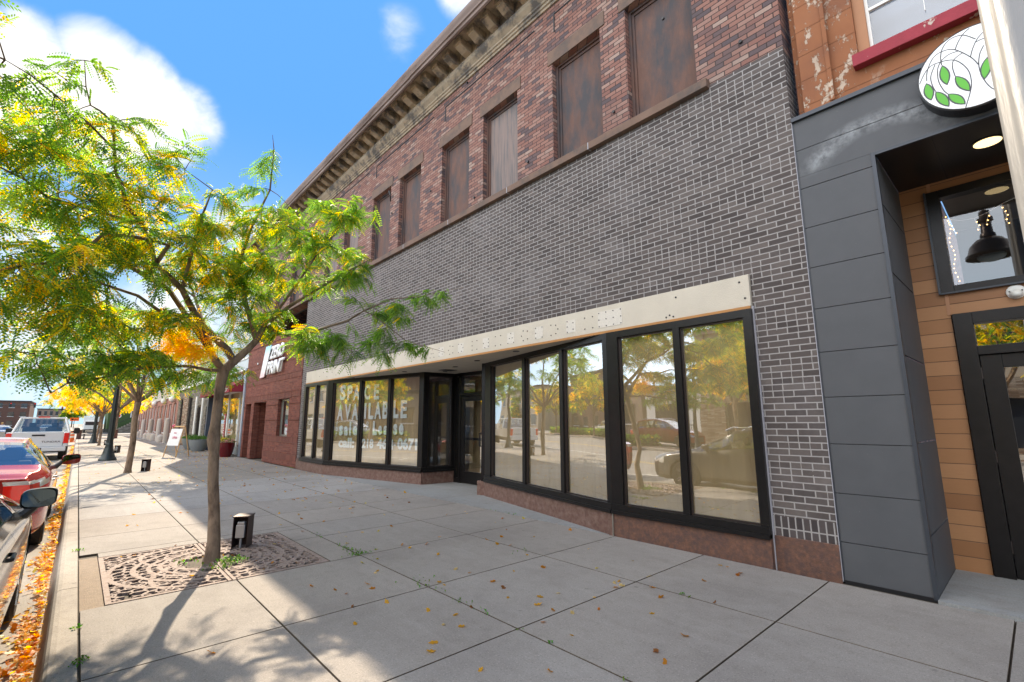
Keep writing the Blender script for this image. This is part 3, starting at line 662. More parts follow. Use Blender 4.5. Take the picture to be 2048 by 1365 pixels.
# ================================================================ right-hand neighbour with the charcoal portal
nb = thing('portal_building', 'building with charcoal panel portal, cedar recessed entry and orange painted upper wall', 'building', (0, 5.58, 0))
JZ = [.0, .358, .81, 1.28, 1.74, 2.2, 2.657, 3.104, 3.549, 4.002, 4.453, 4.80]
YP = 5.575
pm = MB()
for a, b in zip(JZ[:-1], JZ[1:]):
    if b <= 4.01: pm.box(-1.44, -.80, YP, YP+.02, a+.003, b-.003)
for a, b in ((3.549, 4.002),): pass
pm.box(-1.44, 3.6, YP, YP+.02, 4.456, 4.80); pm.box(-1.44, 3.6, YP, YP+.02, 4.14, 4.450); pm.box(-1.44, -.80, YP, YP+.02, 4.006, 4.139)
pm.box(2.9, 3.6, YP, YP+.02, .02, 4.139)
part(pm, 'fibre_panel', K['panel'], nb, bevel=.0015)
bk = MB().box(-1.442, -.785, YP+.02, 5.85, 0, 4.81).box(-1.442, 3.6, YP+.0201, 5.7, 4.14, 4.81).box(2.9, 3.6, YP+.0201, 7, 0, 4.14)
part(bk, 'portal_core', K['black'], nb)
sp_ = MB()
for a, b in zip([.0, .5, 1.3, 2.1, 2.9, 3.6], [.5, 1.3, 2.1, 2.9, 3.6, 4.13]): sp_.box(-.784, -.772, 5.62, 6.8, a+.015, b-.003)
part(sp_, 'fibre_panel', K['panel'], nb)
K['trimb'] = M('blue_black_corner_trim', (.045, .052, .065), .4, .3)
part(MB().box(-.80, -.768, YP-.012, 5.62, .0, 4.14).box(-1.45, -1.438, YP-.006, YP+.03, 0, 4.8), 'corner_trim', K['trimb'], nb)
part(MB().box(-1.45, 3.6, YP-.035, YP+.3, 4.80, 4.845).box(-.80, 2.9, YP-.006, YP+.03, 4.11, 4.139), 'cap_flashing', K['trimb'], nb)
part(MB().box(-1.44, -.77, YP-.008, YP+.02, -.02, .014), 'base_strip', K['black'], nb)
part(MB().box(-.772, 2.9, 5.6, 6.9, 4.13, 4.16), 'recess_ceiling', K['black'], nb)
cj = MB()
for x in (-.35, .15, .7): cj.box(x, x+.006, 5.6, 6.8, 4.1285, 4.13)
part(cj, 'ceiling_joint', K['roofing'], nb)
K['cplank'] = K['planks']
wl = MB().box(-.772, -.5, 6.8, 6.9, 0, 4.13).box(-.5, 2.9, 6.8, 6.9, 2.62, 2.86).box(-.5, 2.9, 6.8, 6.9, 4.02, 4.13)
part(wl, 'plank_wall', K['planks'], nb)
part(MB().box(-.525, -.495, 6.792, 6.8, 2.62, 2.9).box(-.53, -.5, 6.792, 6.8, 3.99, 4.13), 'plank_trim', M('cedar_trim', (.4, .2, .11), .6), nb)
fr = part(MB().box(-.56, -.44, 6.77, 6.9, 2.86, 4.02).box(-.44, 2.9, 6.77, 6.9, 2.86, 2.93).box(-.44, 2.9, 6.77, 6.9, 3.93, 4.02), 'upper_window', K['frame'], nb, bevel=.003)
part(MB().box(-.565, -.545, 6.755, 6.80, 2.85, 4.025).box(-.545, 2.9, 6.755, 6.80, 2.845, 2.862), 'window_frame', K['trimb'], fr)
part(MB().box(-.44, 2.9, 6.84, 6.845, 2.93, 3.93), 'pane', K['pane2'], fr)
dfr = part(MB().box(-.49, -.34, 6.76, 6.9, 0, 2.62).box(-.34, 1.6, 6.76, 6.9, 2.50, 2.62).box(-.34, 1.6, 6.76, 6.9, 2.17, 2.26), 'door_frame', K['frame'], nb, bevel=.003)
part(MB().box(-.34, 1.6, 6.83, 6.835, 2.26, 2.50), 'transom_pane', K['pane'], dfr)
dr = part(MB().box(-.335, -.18, 6.80, 6.85, .02, 2.165).box(.45, .6, 6.80, 6.85, .02, 2.165).box(-.18, .45, 6.80, 6.85, .02, .36).box(-.18, .45, 6.80, 6.85, 2.03, 2.165), 'entrance_door', K['frame'], nb, bevel=.003)
part(MB().box(-.18, .45, 6.825, 6.83, .36, 2.03), 'pane', K['pane'], dr)
hg = MB()
for z in (.3, 1.15, 1.98): hg.tube([(-.34, 6.79, z-.06), (-.34, 6.79, z+.06)], .009, 8)
part(hg, 'hinge', K['frame2'], dr)
K['goldnum'] = M('pale_number_vinyl', (.75, .6, .45), .5)
fit_text('1', 'house_number', K['goldnum'], dr, (-.03+.02, 6.797, 2.06), (1, 0, 0), .03, .07, .001)
fit_text('9', 'house_number', K['goldnum'], dr, (.05, 6.797, 2.06), (1, 0, 0), .04, .07, .001)
K['stick'] = M('sticker_blue', (.05, .3, .6), .4); K['stickw'] = M('sticker_pale', (.5, .65, .75), .4)
sx0, sz0 = -.13, 1.10
stk_ = part(MB().box(sx0, sx0+.2, 6.818, 6.8215, sz0, sz0+.085), 'sticker', K['stickw'], dr)
part(MB().box(sx0, sx0+.2, 6.816, 6.8175, sz0+.072, sz0+.087), 'sticker_band', K['stick'], stk_)
fit_text('SUPERIOR', 'sticker_word', K['stick'], stk_, (sx0+.055, 6.8165, sz0+.03), (1, 0, 0), .14, .03, .0005, .01)
part(MB().box(sx0-.0+.08, sx0+.15, 6.795, 6.8, .31, .33), 'push_label', K['white'], dr)
bl = MB()
for k in range(5): bl.box(-.02+.012*k, .5, 7.3+.05*k, 7.31+.05*k, 1.3+.07*k, 1.32+.07*k)
part(bl, 'interior_display', K['stick'], nb)
part(MB().box(-.45, 3, 8.6, 8.62, 0, 4.1).box(-.45, 3, 6.95, 8.6, -.02, 0), 'interior_back', K['dark'], nb)
part(MB().box(-.45, 2.9, 6.95, 8.6, 4.05, 4.09), 'interior_ceiling', M('pressed_tin_ceiling', (.25, .22, .18), .5, .3, bump=.4), nb)
# lamp seen in the recess window
sl_ = thing('string_lights', 'icicle string of tiny warm bulbs inside the upper entry window', 'string lights', (0, 6.95, 3.8))
wr = MB(); bb = MB(); q = random.Random(5)
pts = [(-.42+i*.11, 6.93+.01*math.sin(i), 3.72-.06*math.sin(i*.9)+(-.0)) for i in range(30)]
wr.tube(pts, .0025, 4)
for i, p in enumerate(pts[::1]):
    if q.random() < .3: continue
    n = q.randint(2, 6); a = Vector(p); pl_ = [a]
    for k in range(n): a = a+Vector((q.uniform(-.02, .02), 0, -.045)); pl_.append(a); bb.ball(a+Vector((.008, -.004, 0)), .0055, 6)
    wr.tube(pl_, .002, 4)
a = Vector((-.42, 6.93, 3.8)); pl_ = [a]
for k in range(16): a = a+Vector((.012*math.sin(k), 0, -.05)); pl_.append(a); bb.ball(a, .0055, 6)
wr.tube(pl_, .002, 4)
part(wr, 'light_wire', K['white'], sl_); part(bb, 'bulbs', K['bulb'], sl_)
cl = thing('ceiling_light', 'round lit recessed light in the black ceiling of the cedar entry', 'ceiling light', (.0, 6.13, 4.13))
part(MB().lathe([(.115, 4.131), (.115, 4.122), (.1, 4.12)], (.0, 6.13, 0), 32), 'light_rim', K['black'], cl); part(MB().lathe([(.1, 4.121), (.098, 4.117)], (.0, 6.13, 0), 32), 'diffuser', K['lampon'], cl)
se = thing('motion_sensor', 'white round wall sensor on the cedar planks above the dark door', 'sensor', (-.0, 6.8, 2.76))
part(MB().lathe([(.07, 6.8), (.07, 6.785), (.06, 6.775)], (-.0, 0, 2.77), 24, 'y'), 'backplate', K['white'], se, smooth=True); part(MB().ball((-.0, 6.75, 2.745), .05, 16, .8), 'dome', K['white'], se, smooth=True)
part(MB().box(-.05, -.038, 6.775, 6.786, 2.77, 2.785).box(.038, .05, 6.775, 6.786, 2.77, 2.785), 'slots', K['black'], se)
# upper orange wall
def peel():
    t = NT('peeling_orange_paint'); c = t.coord(); nz = t.noise(c, 2.2, 6, .65)
    col = t.mix(nz, (.22, .075, .03), (.34, .135, .06)); d = t.ramp(t.noise(t.map(c, (1, 1, .6)), 8, 8, .75), [(.56, 0), (.585, 1)])
    sp = t.n('ShaderNodeSeparateXYZ'); t.l(c, sp.inputs[0]); h = t.ramp(t.noise(c, 1.7, 4), [(.36, 0), (.5, 1)])
    row = t.math('FRACT', t.math('DIVIDE', sp.outputs[2], .31)); j = t.ramp(row, [(0, 1), (.04, 0), (1, 0)])
    d = t.math('MULTIPLY', d, h); col = t.mix(t.math('MULTIPLY', d, .85), col, (.55, .45, .36)); col = t.mix(t.math('MULTIPLY', j, .5), col, (.12, .05, .03))
    st = t.ramp(t.noise(c, 1.2, 5), [(.5, 0), (.7, .5)]); col = t.mix(st, col, (.11, .045, .035))
    t.set(col, .85); t.bump(t.math('ADD', t.math('MULTIPLY', d, -1), t.math('MULTIPLY', j, -1)), .6, .01); return t.m
K['peel'] = peel()
ow = MB(); ow.box(-1.33, -.80, 5.66, 5.9, 4.84, 9.0); ow.box(-.80, .62, 5.66, 5.9, 4.84, 5.17); ow.box(-.80, .62, 5.66, 5.9, 6.9, 9.0); ow.box(.62, 3.6, 5.66, 5.9, 4.84, 9.0)
part(ow, 'upper_wall', K['peel'], nb)
part(MB().box(-1.33, -1.05, 5.62, 5.66, 4.86, 9.0).box(-1.40, -1.33, 5.70, 5.95, 4.5, 9.6).box(-1.08, -1.035, 5.605, 5.62, 4.9, 9.0), 'pilaster', K['peel'], nb, bevel=.012)
K['redsill'] = M('peeling_crimson_sill', (.3, .028, .045), .75, var=.25, scale=8, col2=(.5, .42, .36), c2=(.64, .66), bump=.3)
part(MB().box(-.84, .70, 5.56, 5.72, 5.135, 5.27), 'window_sill', K['redsill'], nb, bevel=.006)
K['tanf'] = M('tan_window_frame', (.38, .17, .08), .6)
uw = part(MB().box(-.80, -.70, 5.70, 5.8, 5.27, 6.9).box(.5, .62, 5.70, 5.8, 5.27, 6.9).box(-.70, .5, 5.70, 5.8, 5.27, 5.345).box(-.70, .5, 5.7, 5.8, 6.8, 6.9), 'upper_window', K['tanf'], nb, bevel=.004)
part(MB().box(-.70, -.672, 5.74, 5.79, 5.345, 6.8).box(-.672, .5, 5.735, 5.77, 5.80, 5.83).box(-.25, -.244, 5.74, 5.75, 5.5, 5.8), 'sash', K['white'], uw)
part(MB().box(-.672, .5, 5.765, 5.77, 5.345, 6.8), 'pane', K['pane2'], uw)
part(MB().box(-.7, .5, 6.0, 6.02, 5.3, 6.9), 'window_shade', M('grey_blind', (.2, .24, .3), .8), uw)
# ---- round sign with green leaves
sg = thing('round_leaf_sign', 'round white sign with green leaves and dark branch lines above the cedar entry', 'sign', (.01, 5.42, 4.54))
SC = (.01, 4.54); SR = .382
part(MB().lathe([(SR, 5.56), (SR, 5.42), (SR-.012, 5.415)], (SC[0], 0, SC[1]), 64, 'y'), 'sign_box', K['black'], sg, smooth=False)
part(MB().lathe([(SR-.012, 5.4165), (SR-.014, 5.4130)], (SC[0], 0, SC[1]), 64, 'y'), 'sign_face', K['wsign'], sg)
K['sgrey'] = M('sign_line_grey', (.05, .05, .065), .5); K['sgreen'] = M('sign_leaf_green', (.08, .42, .03), .45)
def spl(P, n=8):
    P = [Vector(p) for p in P]; out = []
    for i in range(len(P)-1):
        p0 = P[max(i-1, 0)]; p1 = P[i]; p2 = P[i+1]; p3 = P[min(i+2, len(P)-1)]
        for k in range(n):
            t = k/n; out.append(.5*((2*p1)+(p2-p0)*t+(2*p0-5*p1+4*p2-p3)*t*t+(3*p1-p0-3*p2+p3)*t**3))
    out.append(P[-1]); return out
curves = [[(-.353, 4.569), (-.294, 4.672), (-.226, 4.704), (-.107, 4.665), (-.037, 4.534), (-.026, 4.407), (-.043, 4.318), (-.089, 4.185)],
 [(-.302, 4.571), (-.287, 4.668), (-.233, 4.771), (-.16, 4.793), (-.089, 4.757), (-.005, 4.631), (.034, 4.531)],
 [(-.189, 4.665), (-.188, 4.732), (-.172, 4.807), (-.136, 4.86), (-.087, 4.88), (-.023, 4.861), (.045, 4.776)],
 [(-.089, 4.757), (-.062, 4.817), (-.022, 4.873), (.021, 4.9)], [(-.005, 4.631), (.015, 4.694), (.049, 4.763), (.086, 4.803)],
 [(.041, 4.748), (.088, 4.75), (.15, 4.73), (.25, 4.62)], [(.085, 4.688), (.051, 4.62), (.034, 4.51), (.047, 4.384), (.089, 4.267), (.16, 4.21)],
 [(-.118, 4.513), (-.124, 4.609), (-.106, 4.67), (-.049, 4.7)], [(-.191, 4.708), (-.132, 4.738), (-.072, 4.733)],
 [(-.231, 4.696), (-.27, 4.604), (-.272, 4.522), (-.257, 4.44)], [(-.192, 4.703), (-.22, 4.637), (-.226, 4.526), (-.204, 4.42), (-.182, 4.372)], [(.086, 4.803), (.2, 4.84), (.28, 4.8)], [(.25, 4.62), (.3, 4.5), (.27, 4.38)]]
lm = MB()
for cv in curves:
    pts = spl([(x, 0, z) for x, z in cv], 6)
    for a, b in zip(pts[:-1], pts[1:]):
        d = (b-a).normalized(); n_ = Vector((-d.z, 0, d.x))*.0035
        lm.quad((a.x-n_.x, 5.4118, a.z-n_.z), (b.x-n_.x, 5.4118, b.z-n_.z), (b.x+n_.x, 5.4118, b.z+n_.z), (a.x+n_.x, 5.4118, a.z+n_.z))
part(lm, 'branch_lines', K['sgrey'], sg)
lv = [[(-.308, 4.553), (-.294, 4.368)], [(-.257, 4.44), (-.187, 4.248)], [(-.186, 4.663), (-.176, 4.455)], [(-.182, 4.372), (-.085, 4.217)], [(-.118, 4.513), (-.043, 4.318)], [(.092, 4.57), (.05, 4.375)], [(.2, 4.5), (.23, 4.34)]]
for a, b in lv:
    for (nm, wd, sh, y, mt) in (('leaf_outline', .036, 1.0, 5.4108, K['sgrey']), ('leaf', .026, .86, 5.4098, K['sgreen'])):
        A = Vector((a[0], 0, a[1])); B = Vector((b[0], 0, b[1])); m = (A+B)/2; A = m+(A-m)*sh; B = m+(B-m)*sh
        d = (B-A); n_ = Vector((-d.z, 0, d.x)).normalized()*wd; vs = []
        for k in range(9): t = k/8; vs.append(A+d*t+n_*math.sin(math.pi*t)**.8)
        for k in range(1, 8): t = 1-k/8; vs.append(A+d*t-n_*math.sin(math.pi*t)**.8)
        me = MB(); me.v = [(v.x, y, v.z) for v in vs]; me.f = [tuple(range(len(vs)))]; part(me, nm, mt, sg)
# galvanised pole close to the camera
po = thing('galvanised_pole', 'thick galvanised steel pole rising close in front at the right', 'pole', (.17, 1.5, 0))
pf = []
NPL = 40
mb = MB(); base = len(mb.v)
for z in (0, 6.5):
    for k in range(NPL):
        a = 2*math.pi*k/NPL; r_p = .098+.006*math.cos(a*8); mb.v.append((.13+r_p*math.cos(a), 1.5+r_p*math.sin(a), z))
for k in range(NPL): k2 = (k+1) % NPL; mb.f.append((k, k2, NPL+k2, NPL+k))
part(mb, 'shaft', K['alupole'], po, smooth=True)
part(MB().lathe([(.14, 0), (.14, .02), (.115, .12), (.112, .14)], (.13, 1.5, 0), 24), 'base', K['alupole'], po, smooth=True)
LMP = (-.26, -.8)
part(MB().tube([(.13, 1.5, 6.3), (.07, 1.0, 6.75), (-.08, .1, 6.85), (-.24, -.6, 6.7), (-.26, -.8, 6.5), (-.26, -.8, 6.1)], [.05, .045, .04, .035, .03, .03], 10), 'arm', K['frame2'], po, smooth=True)
part(MB().lathe([(.03, 6.15), (.09, 6.12), (.09, 5.98), (.13, 5.96), (.13, 5.88), (.09, 5.86), (.10, 5.62), (.13, 5.58), (.13, 5.52), (.10, 5.50)], (*LMP, 0), 20), 'lamp_neck', K['frame2'], po, smooth=True)
part(MB().lathe([(.10, 5.52), (.22, 5.46), (.33, 5.33), (.38, 5.16), (.42, 5.12), (.42, 5.06), (.36, 5.06), (.34, 5.10), (.02, 5.3)], (*LMP, 0), 32), 'lamp_shade', M('bronze_shade', (.06, .045, .035), .25, .7), po, smooth=True)
part(MB().ball((*LMP, 5.08), .24, 16, .5), 'lens', K['stickw'], po, smooth=True)
part(MB().lathe([(.1045, 2.52), (.108, 2.525), (.108, 2.55), (.1045, 2.555)], (.13, 1.5, 0), 40), 'collar', K['alupole'], po, smooth=True)

# ================================================================ left: brick print shop front (own thing)
ps = thing('print_shop', 'red brick shop front with soldier bands, twin doorway openings and one window', 'shop front', (-20.7, 5.58, 0))
YF = 5.555; HL = [(-24.12, -23.22, 0, 2.33), (-22.78, -20.95, 0, 2.36), (-19.38, -18.1, 1.0, 2.38)]
part(walls(HL, XL+.02, -16.945, 0, 4.95, MB(), YF, YF+.25), 'brick_wall', K['zbrick'], ps)
bd = MB()
for z in (.42, 1.0, 1.6, 2.18, 2.62, 3.3, 3.98, 4.75):
    for (a, b) in ([(XL+.02, -24.13), (-23.21, -22.79), (-20.94, -16.95)] if z < 2.4 else [(XL+.02, -16.95)]):
        if 1.0 < z < 2.4 and a < -19 and b > -18: bd.box(a, -19.39, YF-.022, YF+.001, z, z+.02); bd.box(-18.09, b, YF-.022, YF+.001, z, z+.02)
        else: bd.box(a, b, YF-.022, YF+.001, z, z+.02)
part(bd, 'brick_ledge', K['zbrick'], ps)
sd = MB()
for z in (.22, .8, 2.42, 3.1, 3.78): sd.box(-20.94 if z < 2.4 else XL+.02, -16.95, YF-.012, YF, z, z+.2)
sd.box(-19.6, -17.9, YF-.02, YF-.0121, 2.385, 2.585); part(sd, 'soldier_band', K['zsold'], ps)
part(MB().box(-24.12, -24.0, YF+.25, 7.3, 0, 2.36).box(-23.21, -22.8, YF+.25, 6.6, 0, 2.36).box(-20.96, -20.7, YF+.25, 7.3, 0, 2.36).box(-24.2, -20.7, 7.3, 7.4, 0, 2.36), 'porch_wall', K['zbrick'], ps)
part(MB().box(-24.2, -20.7, YF+.25, 7.4, 2.36, 2.42), 'porch_ceiling', K['beige'], ps)
wf = part(MB().box(-19.38, -19.3, YF+.12, YF+.18, 1.0, 2.38).box(-18.18, -18.1, YF+.12, YF+.18, 1.0, 2.38).box(-19.3, -18.18, YF+.12, YF+.18, 1.0, 1.07).box(-19.3, -18.18, YF+.12, YF+.18, 2.31, 2.38), 'window', K['bare'], ps)
part(MB().box(-19.3, -18.18, YF+.15, YF+.155, 1.07, 2.31), 'pane', K['pane'], wf); part(MB().box(-19.3, -18.18, YF+.24, YF+.25, 1.0, 2.4), 'blind', K['greypot'], wf)
part(MB().tube([(-22.7, YF-.03, 4.05), (-22.7, YF, 4.05)], .045, 10), 'vent_cap', K['white'], ps)
zs = thing('print_shop_sign', 'slanted white ZERO PRINT letter sign on the red brick wall', 'sign', (-20.4, 5.5, 3.9))
K['zwhite'] = M('white_sign_letters', (.85, .85, .87), .4)
t = NT('gradient_fold'); c_ = t.coord(); s_ = t.n('ShaderNodeSeparateXYZ'); t.l(c_, s_.inputs[0]); t.set(t.ramp(t.math('MULTIPLY_ADD', s_.outputs[2], .7, .5), [(0, (.8, .45, .5)), (.35, (.85, .8, .82)), (.7, (.8, .85, .88)), (1, (.25, .6, .7))]), .4); K['zgrad'] = t.m
fit_text('ZERO', 'sign_letters', K['zwhite'], zs, (-20.65, 5.47, 4.02), (1, 0, 0), 1.75, .52, .05, .03, .28)
fit_text('PRINT', 'sign_letters', K['zwhite'], zs, (-20.95, 5.47, 3.42), (1, 0, 0), 2.2, .52, .05, .03, .28)
zb = MB(); zb.v = [(-21.9, 5.5, 3.36), (-21.3, 5.5, 3.36), (-20.55, 5.5, 4.62), (-21.3, 5.5, 4.62), (-21.9, 5.46, 3.36), (-21.3, 5.46, 3.36), (-20.55, 5.46, 4.62), (-21.3, 5.46, 4.62)]
zb.f = [(3, 2, 1, 0), (4, 5, 6, 7), (0, 1, 5, 4), (1, 2, 6, 5), (2, 3, 7, 6), (3, 0, 4, 7)]; part(zb, 'fold_shape', K['zgrad'], zs)

# ================================================================ siding shop with maroon awning
sb = thing('siding_building', 'tall shop building with pale ribbed metal siding over a display window', 'building', (-28, 5.6, 0))
part(MB().box(-32.2, XL-.05, 5.7, 24, 4.2, 9.6).box(-32.2, -32.0, 5.7, 24, 0, 4.2).box(-32, XL-.05, 7.5, 7.6, 0, 4.2), 'wall', K['beige'], sb)
rb = MB()
x = -32.15
while x < XL-.1: rb.box(x, x+.18, 5.64, 5.7, 4.55, 9.6); rb.box(x+.18, x+.30, 5.675, 5.7, 4.55, 9.6); x += .30
part(rb, 'metal_siding', K['siding'], sb)
part(MB().box(-32.2, XL-.05, 5.52, 5.7, 4.47, 4.55).box(-32.2, XL-.05, 5.52, 5.7, 3.93, 4.0), 'siding_trim', K['white'], sb)
rb = MB(); x = -32.15
while x < XL-.1: rb.box(x, x+.27, 5.56, 5.7, 4.0, 4.47); x += .30
part(rb, 'lower_siding', K['siding'], sb)
part(MB().box(-24.66, XL+.02, 5.50, 5.6, 0, 4.0), 'corner_post', K['blueg'], sb)
part(MB().box(-32.2, -31.9, 5.4, 5.7, 0, 3.9), 'corner_post', M('navy_post', (.05, .07, .11), .5), sb)
part(MB().box(-31.9, -24.66, 5.75, 5.85, 0, .35), 'stall_riser', K['greypot'], sb)
sw = part(MB().box(-28.5, -28.4, 5.72, 5.8, .35, 3.9).box(-26.2, -26.12, 5.72, 5.8, .35, 3.9).box(-31.9, -24.66, 5.72, 5.8, 3.0, 3.08), 'display_window', K['white'], sb)
part(MB().box(-31.9, -24.66, 5.76, 5.765, .35, 3.9), 'pane', K['pane2'], sw)
part(MB().box(-31.8, -24.7, 6.6, 6.62, .3, 3.9), 'display_back', K['paper'], sw)
aw = MB(); aw.v = [(-31.8, 5.7, 3.6), (-24.8, 5.7, 3.6), (-24.8, 4.95, 3.12), (-31.8, 4.95, 3.12), (-31.8, 4.95, 2.9), (-24.8, 4.95, 2.9), (-31.8, 5.7, 2.95), (-24.8, 5.7, 2.95)]
aw.f = [(0, 1, 2, 3), (3, 2, 5, 4), (1, 7, 5, 2), (0, 3, 4, 6)]
awo = part(aw, 'awning', K['maroon'], sb)
fit_text('57', 'awning_number', K['white'], awo, (-25.6, 4.94, 2.94), (1, 0, 0), .5, .16, .002, .02)
wsn = thing('welcome_sign', 'tall narrow red board with vertical WELCOME letters behind red flower pots', 'sign', (-27.4, 5.45, 0))
part(MB().box(-27.62, -27.3, 5.42, 5.46, .15, 1.95), 'board', M('red_board', (.35, .06, .05), .7), wsn)
for i, ch in enumerate('WELCOME'): fit_text(ch, 'board_letter', K['white'], wsn, (-27.56, 5.41, 1.68-.235*i), (1, 0, 0), .2, .18, .004, .01)
q = random.Random(12)
def pot(loc, mat_, label, r=.3, h=.55, flowers=None, name='flower_pot', green=(.1, .2, .05)):
    p = thing(name, label, 'planter', loc, 0, None, True)
    part(MB().lathe([(r*.62, 0), (r*.85, h*.35), (r, h*.8), (r*1.02, h), (r*.94, h), (r*.9, h*.88), (.01, h*.88)], (0, 0, 0), 28), 'pot', mat_, p, smooth=True)
    V_, F2, A = [], [], []
    for i in range(900):
        a = q.uniform(0, 6.28); rr = r*1.15*math.sqrt(q.random()); z = h+.02+q.random()**.7*.28*(1-rr/(r*1.3))
        c = Vector((rr*math.cos(a), rr*math.sin(a), z)); n_ = Vector((q.uniform(-1, 1), q.uniform(-1, 1), q.uniform(-.3, 1))).normalized(); u = n_.orthogonal().normalized(); w = n_.cross(u); s = q.uniform(.018, .035)
        b = len(V_); V_ += [c-u*s, c-w*s*.6, c+u*s, c+w*s*.6]; F2.append((b, b+1, b+2, b+3))
        col = green
        if flowers and q.random() < .6: col = flowers[0 if c.x+c.y*.3 < .02 else 1]
        v = q.uniform(.7, 1.2); A.append((col[0]*v, col[1]*v, col[2]*v, 1))
    npmesh(np.array([tuple(v) for v in V_]), np.array(F2), 'plant', K['leaf'], p, attr=np.array(A)); return p
pot((-25.75, 5.1, 0), K['wine'], 'wine red glazed pot of yellow and purple flowers, left of the pair', .36, .62, [(.75, .6, .02), (.1, .03, .1)])
pot((-24.75, 5.05, 0), K['wine'], 'wine red glazed pot of yellow and pink flowers beside the pale corner post', .34, .62, [(.75, .6, .02), (.55, .3, .3)])
pot((-30.7, 4.95, 0), K['greypot'], 'grey round planter with trailing greenery, nearer of the two by the stone front', .46, .62, None, 'planter')
pot((-33.3, 5.0, 0), K['greypot'], 'grey round planter with trailing greenery, farther one by the white door trim', .46, .62, None, 'planter')
# sandwich board easel
ez = thing('sandwich_board', 'wooden easel with a white message board standing on the pavement', 'sign', (-26.5, 3.45, 0), R(28), None, True)
lg = MB()
for s in (-1, 1):
    for f in (-1, 1):
        e = MB().tube([(s*.40, f*.30, 0), (s*.36, f*.03, 1.32)], .022, 6); part(e, 'leg', K['easel'], ez)
bw = .36
part(MB().tube([(-.37, .0, 1.34), (.37, .0, 1.34)], .03, 6), 'top_rail', K['easel'], ez)
bo = MB(); bo.v = [(-.36, -.235, .5), (.36, -.235, .5), (.36, -.085, 1.24), (-.36, -.085, 1.24), (-.36, -.215, .5), (.36, -.215, .5), (.36, -.065, 1.24), (-.36, -.065, 1.24)]
bo.f = [(0, 1, 2, 3), (7, 6, 5, 4), (0, 4, 5, 1), (1, 5, 6, 2), (2, 6, 7, 3), (3, 7, 4, 0)]; part(bo, 'board', K['white'], ez)
K['pink'] = M('pink_marker', (.7, .1, .2), .6)
for body, x, z, w, h in (('BOO', -.1, 1.02, .16, .07), ('SALE', -.12, .8, .3, .1)):
    o = fit_text('OPEN' if body == 'SALE' else 'WE ARE', 'board_word', K['pink'], ez, (x, -.245+(z-.5)*.203, z), (1, 0, 0), w, h, .002, .01)
part(MB().ball((-.36, 0, 1.36), .07, 8), 'bow', K['pink'], ez)
# ================================================================ stone and brick fronts further on
s1 = thing('stone_front_building', 'single storey shop with stacked brown stone front and white door trim', 'building', (-38, 5.6, 0))
part(walls([(-33.6, -32.9, 0, 2.5), (-36.5, -35.0, .5, 2.6), (-40.0, -38.6, .4, 3.3), (-43.6, -42.2, .4, 3.3)], -44.8, -32.25, 0, 4.0, MB(), 5.6, 5.9), 'stone_wall', K['gledge'], s1)
part(MB().box(-42.2, -40.0, 5.56, 5.6, 0, 3.9), 'stone_pier', K['ledge'], s1)
part(MB().box(-44.8, -32.25, 5.62, 20, 4.0, 6.6), 'upper_wall', K['stcol'], s1); part(MB().box(-44.9, -32.2, 5.4, 5.62, 3.9, 4.05), 'cornice', K['white'], s1)
part(MB().box(-34.8, -34.55, 5.54, 5.62, 0, 3.2), 'door_trim', K['white'], s1); part(MB().box(-37.0, -36.7, 5.54, 5.62, 0, 3.2), 'door_trim', K['white'], s1)
for i, (a, b, z0, z1) in enumerate(((-33.6, -32.9, 0, 2.5), (-36.5, -35.0, .5, 2.6), (-40.0, -38.6, .4, 3.3), (-43.6, -42.2, .4, 3.3))):
    w = part(MB().box(a, a+.08, 5.66, 5.74, z0, z1).box(b-.08, b, 5.66, 5.74, z0, z1).box(a+.08, b-.08, 5.66, 5.74, z1-.08, z1), 'window', K['frame2'], s1); part(MB().box(a+.08, b-.08, 5.7, 5.705, z0, z1-.08), 'pane', K['pane'], w)
    part(MB().box(a, b, 6.2, 6.22, 0, 3.4), 'interior', K['dark'], w)
s2 = thing('pink_brick_building', 'long low pink brick shop row with tall dark windows beyond the stone front', 'building', (-60, 5.6, 0))
hs = [(x, x+1.5, .7, 3.1) for x in np.arange(-78.5, -46, 2.6)]
part(walls(hs, -80, -44.85, 0, 3.6, MB(), 5.6, 5.9), 'brick_wall', K['pbrick'], s2)
part(MB().box(-80, -44.85, 5.9, 20, 0, 4.4).box(-80, -44.85, 5.5, 5.9, 3.6, 4.5), 'parapet', K['stcol'], s2)
for (a, b, c, d) in hs: w = part(MB().box(a, a+.06, 5.68, 5.74, c, d).box(b-.06, b, 5.68, 5.74, c, d).box(a-.1, b+.1, 5.55, 5.6, c-.1, c), 'window', K['white'], s2); part(MB().box(a+.06, b-.06, 5.7, 5.705, c, d), 'pane', K['pane'], w)
for i, x in enumerate((-45.6, -50.5, -57, -64, -71)):
    b_ = thing('concrete_pillar', 'pale round topped concrete pillar standing against the pink brick shop row', 'pillar', (x, 5.15, 0), 0, 'concrete pillars along the pink brick row', True) if i == 0 else None
    if i == 0:
        part(MB().lathe([(.2, 0), (.19, 1.7), (.15, 1.85), (.02, 1.9)], (0, 0, 0), 16), 'shaft', K['stcol'], b_, smooth=True); b0 = b_
    else: dup(b0, (x, 5.15, 0), 0)
for i, x in enumerate((-48, -53, -54.6, -56, -59, -67)):
    if i == 0:
        b1 = thing('concrete_bollard', 'short domed concrete bollard at the foot of the pink brick row', 'bollard', (x, 5.1, 0), 0, 'domed bollards along the pink brick row', True)
        part(MB().lathe([(.3, 0), (.3, .35), (.26, .48), (.15, .58), (.01, .6)], (0, 0, 0), 16), 'body', K['stcol'], b1, smooth=True)
    else: dup(b1, (x, 5.1, 0), 0)
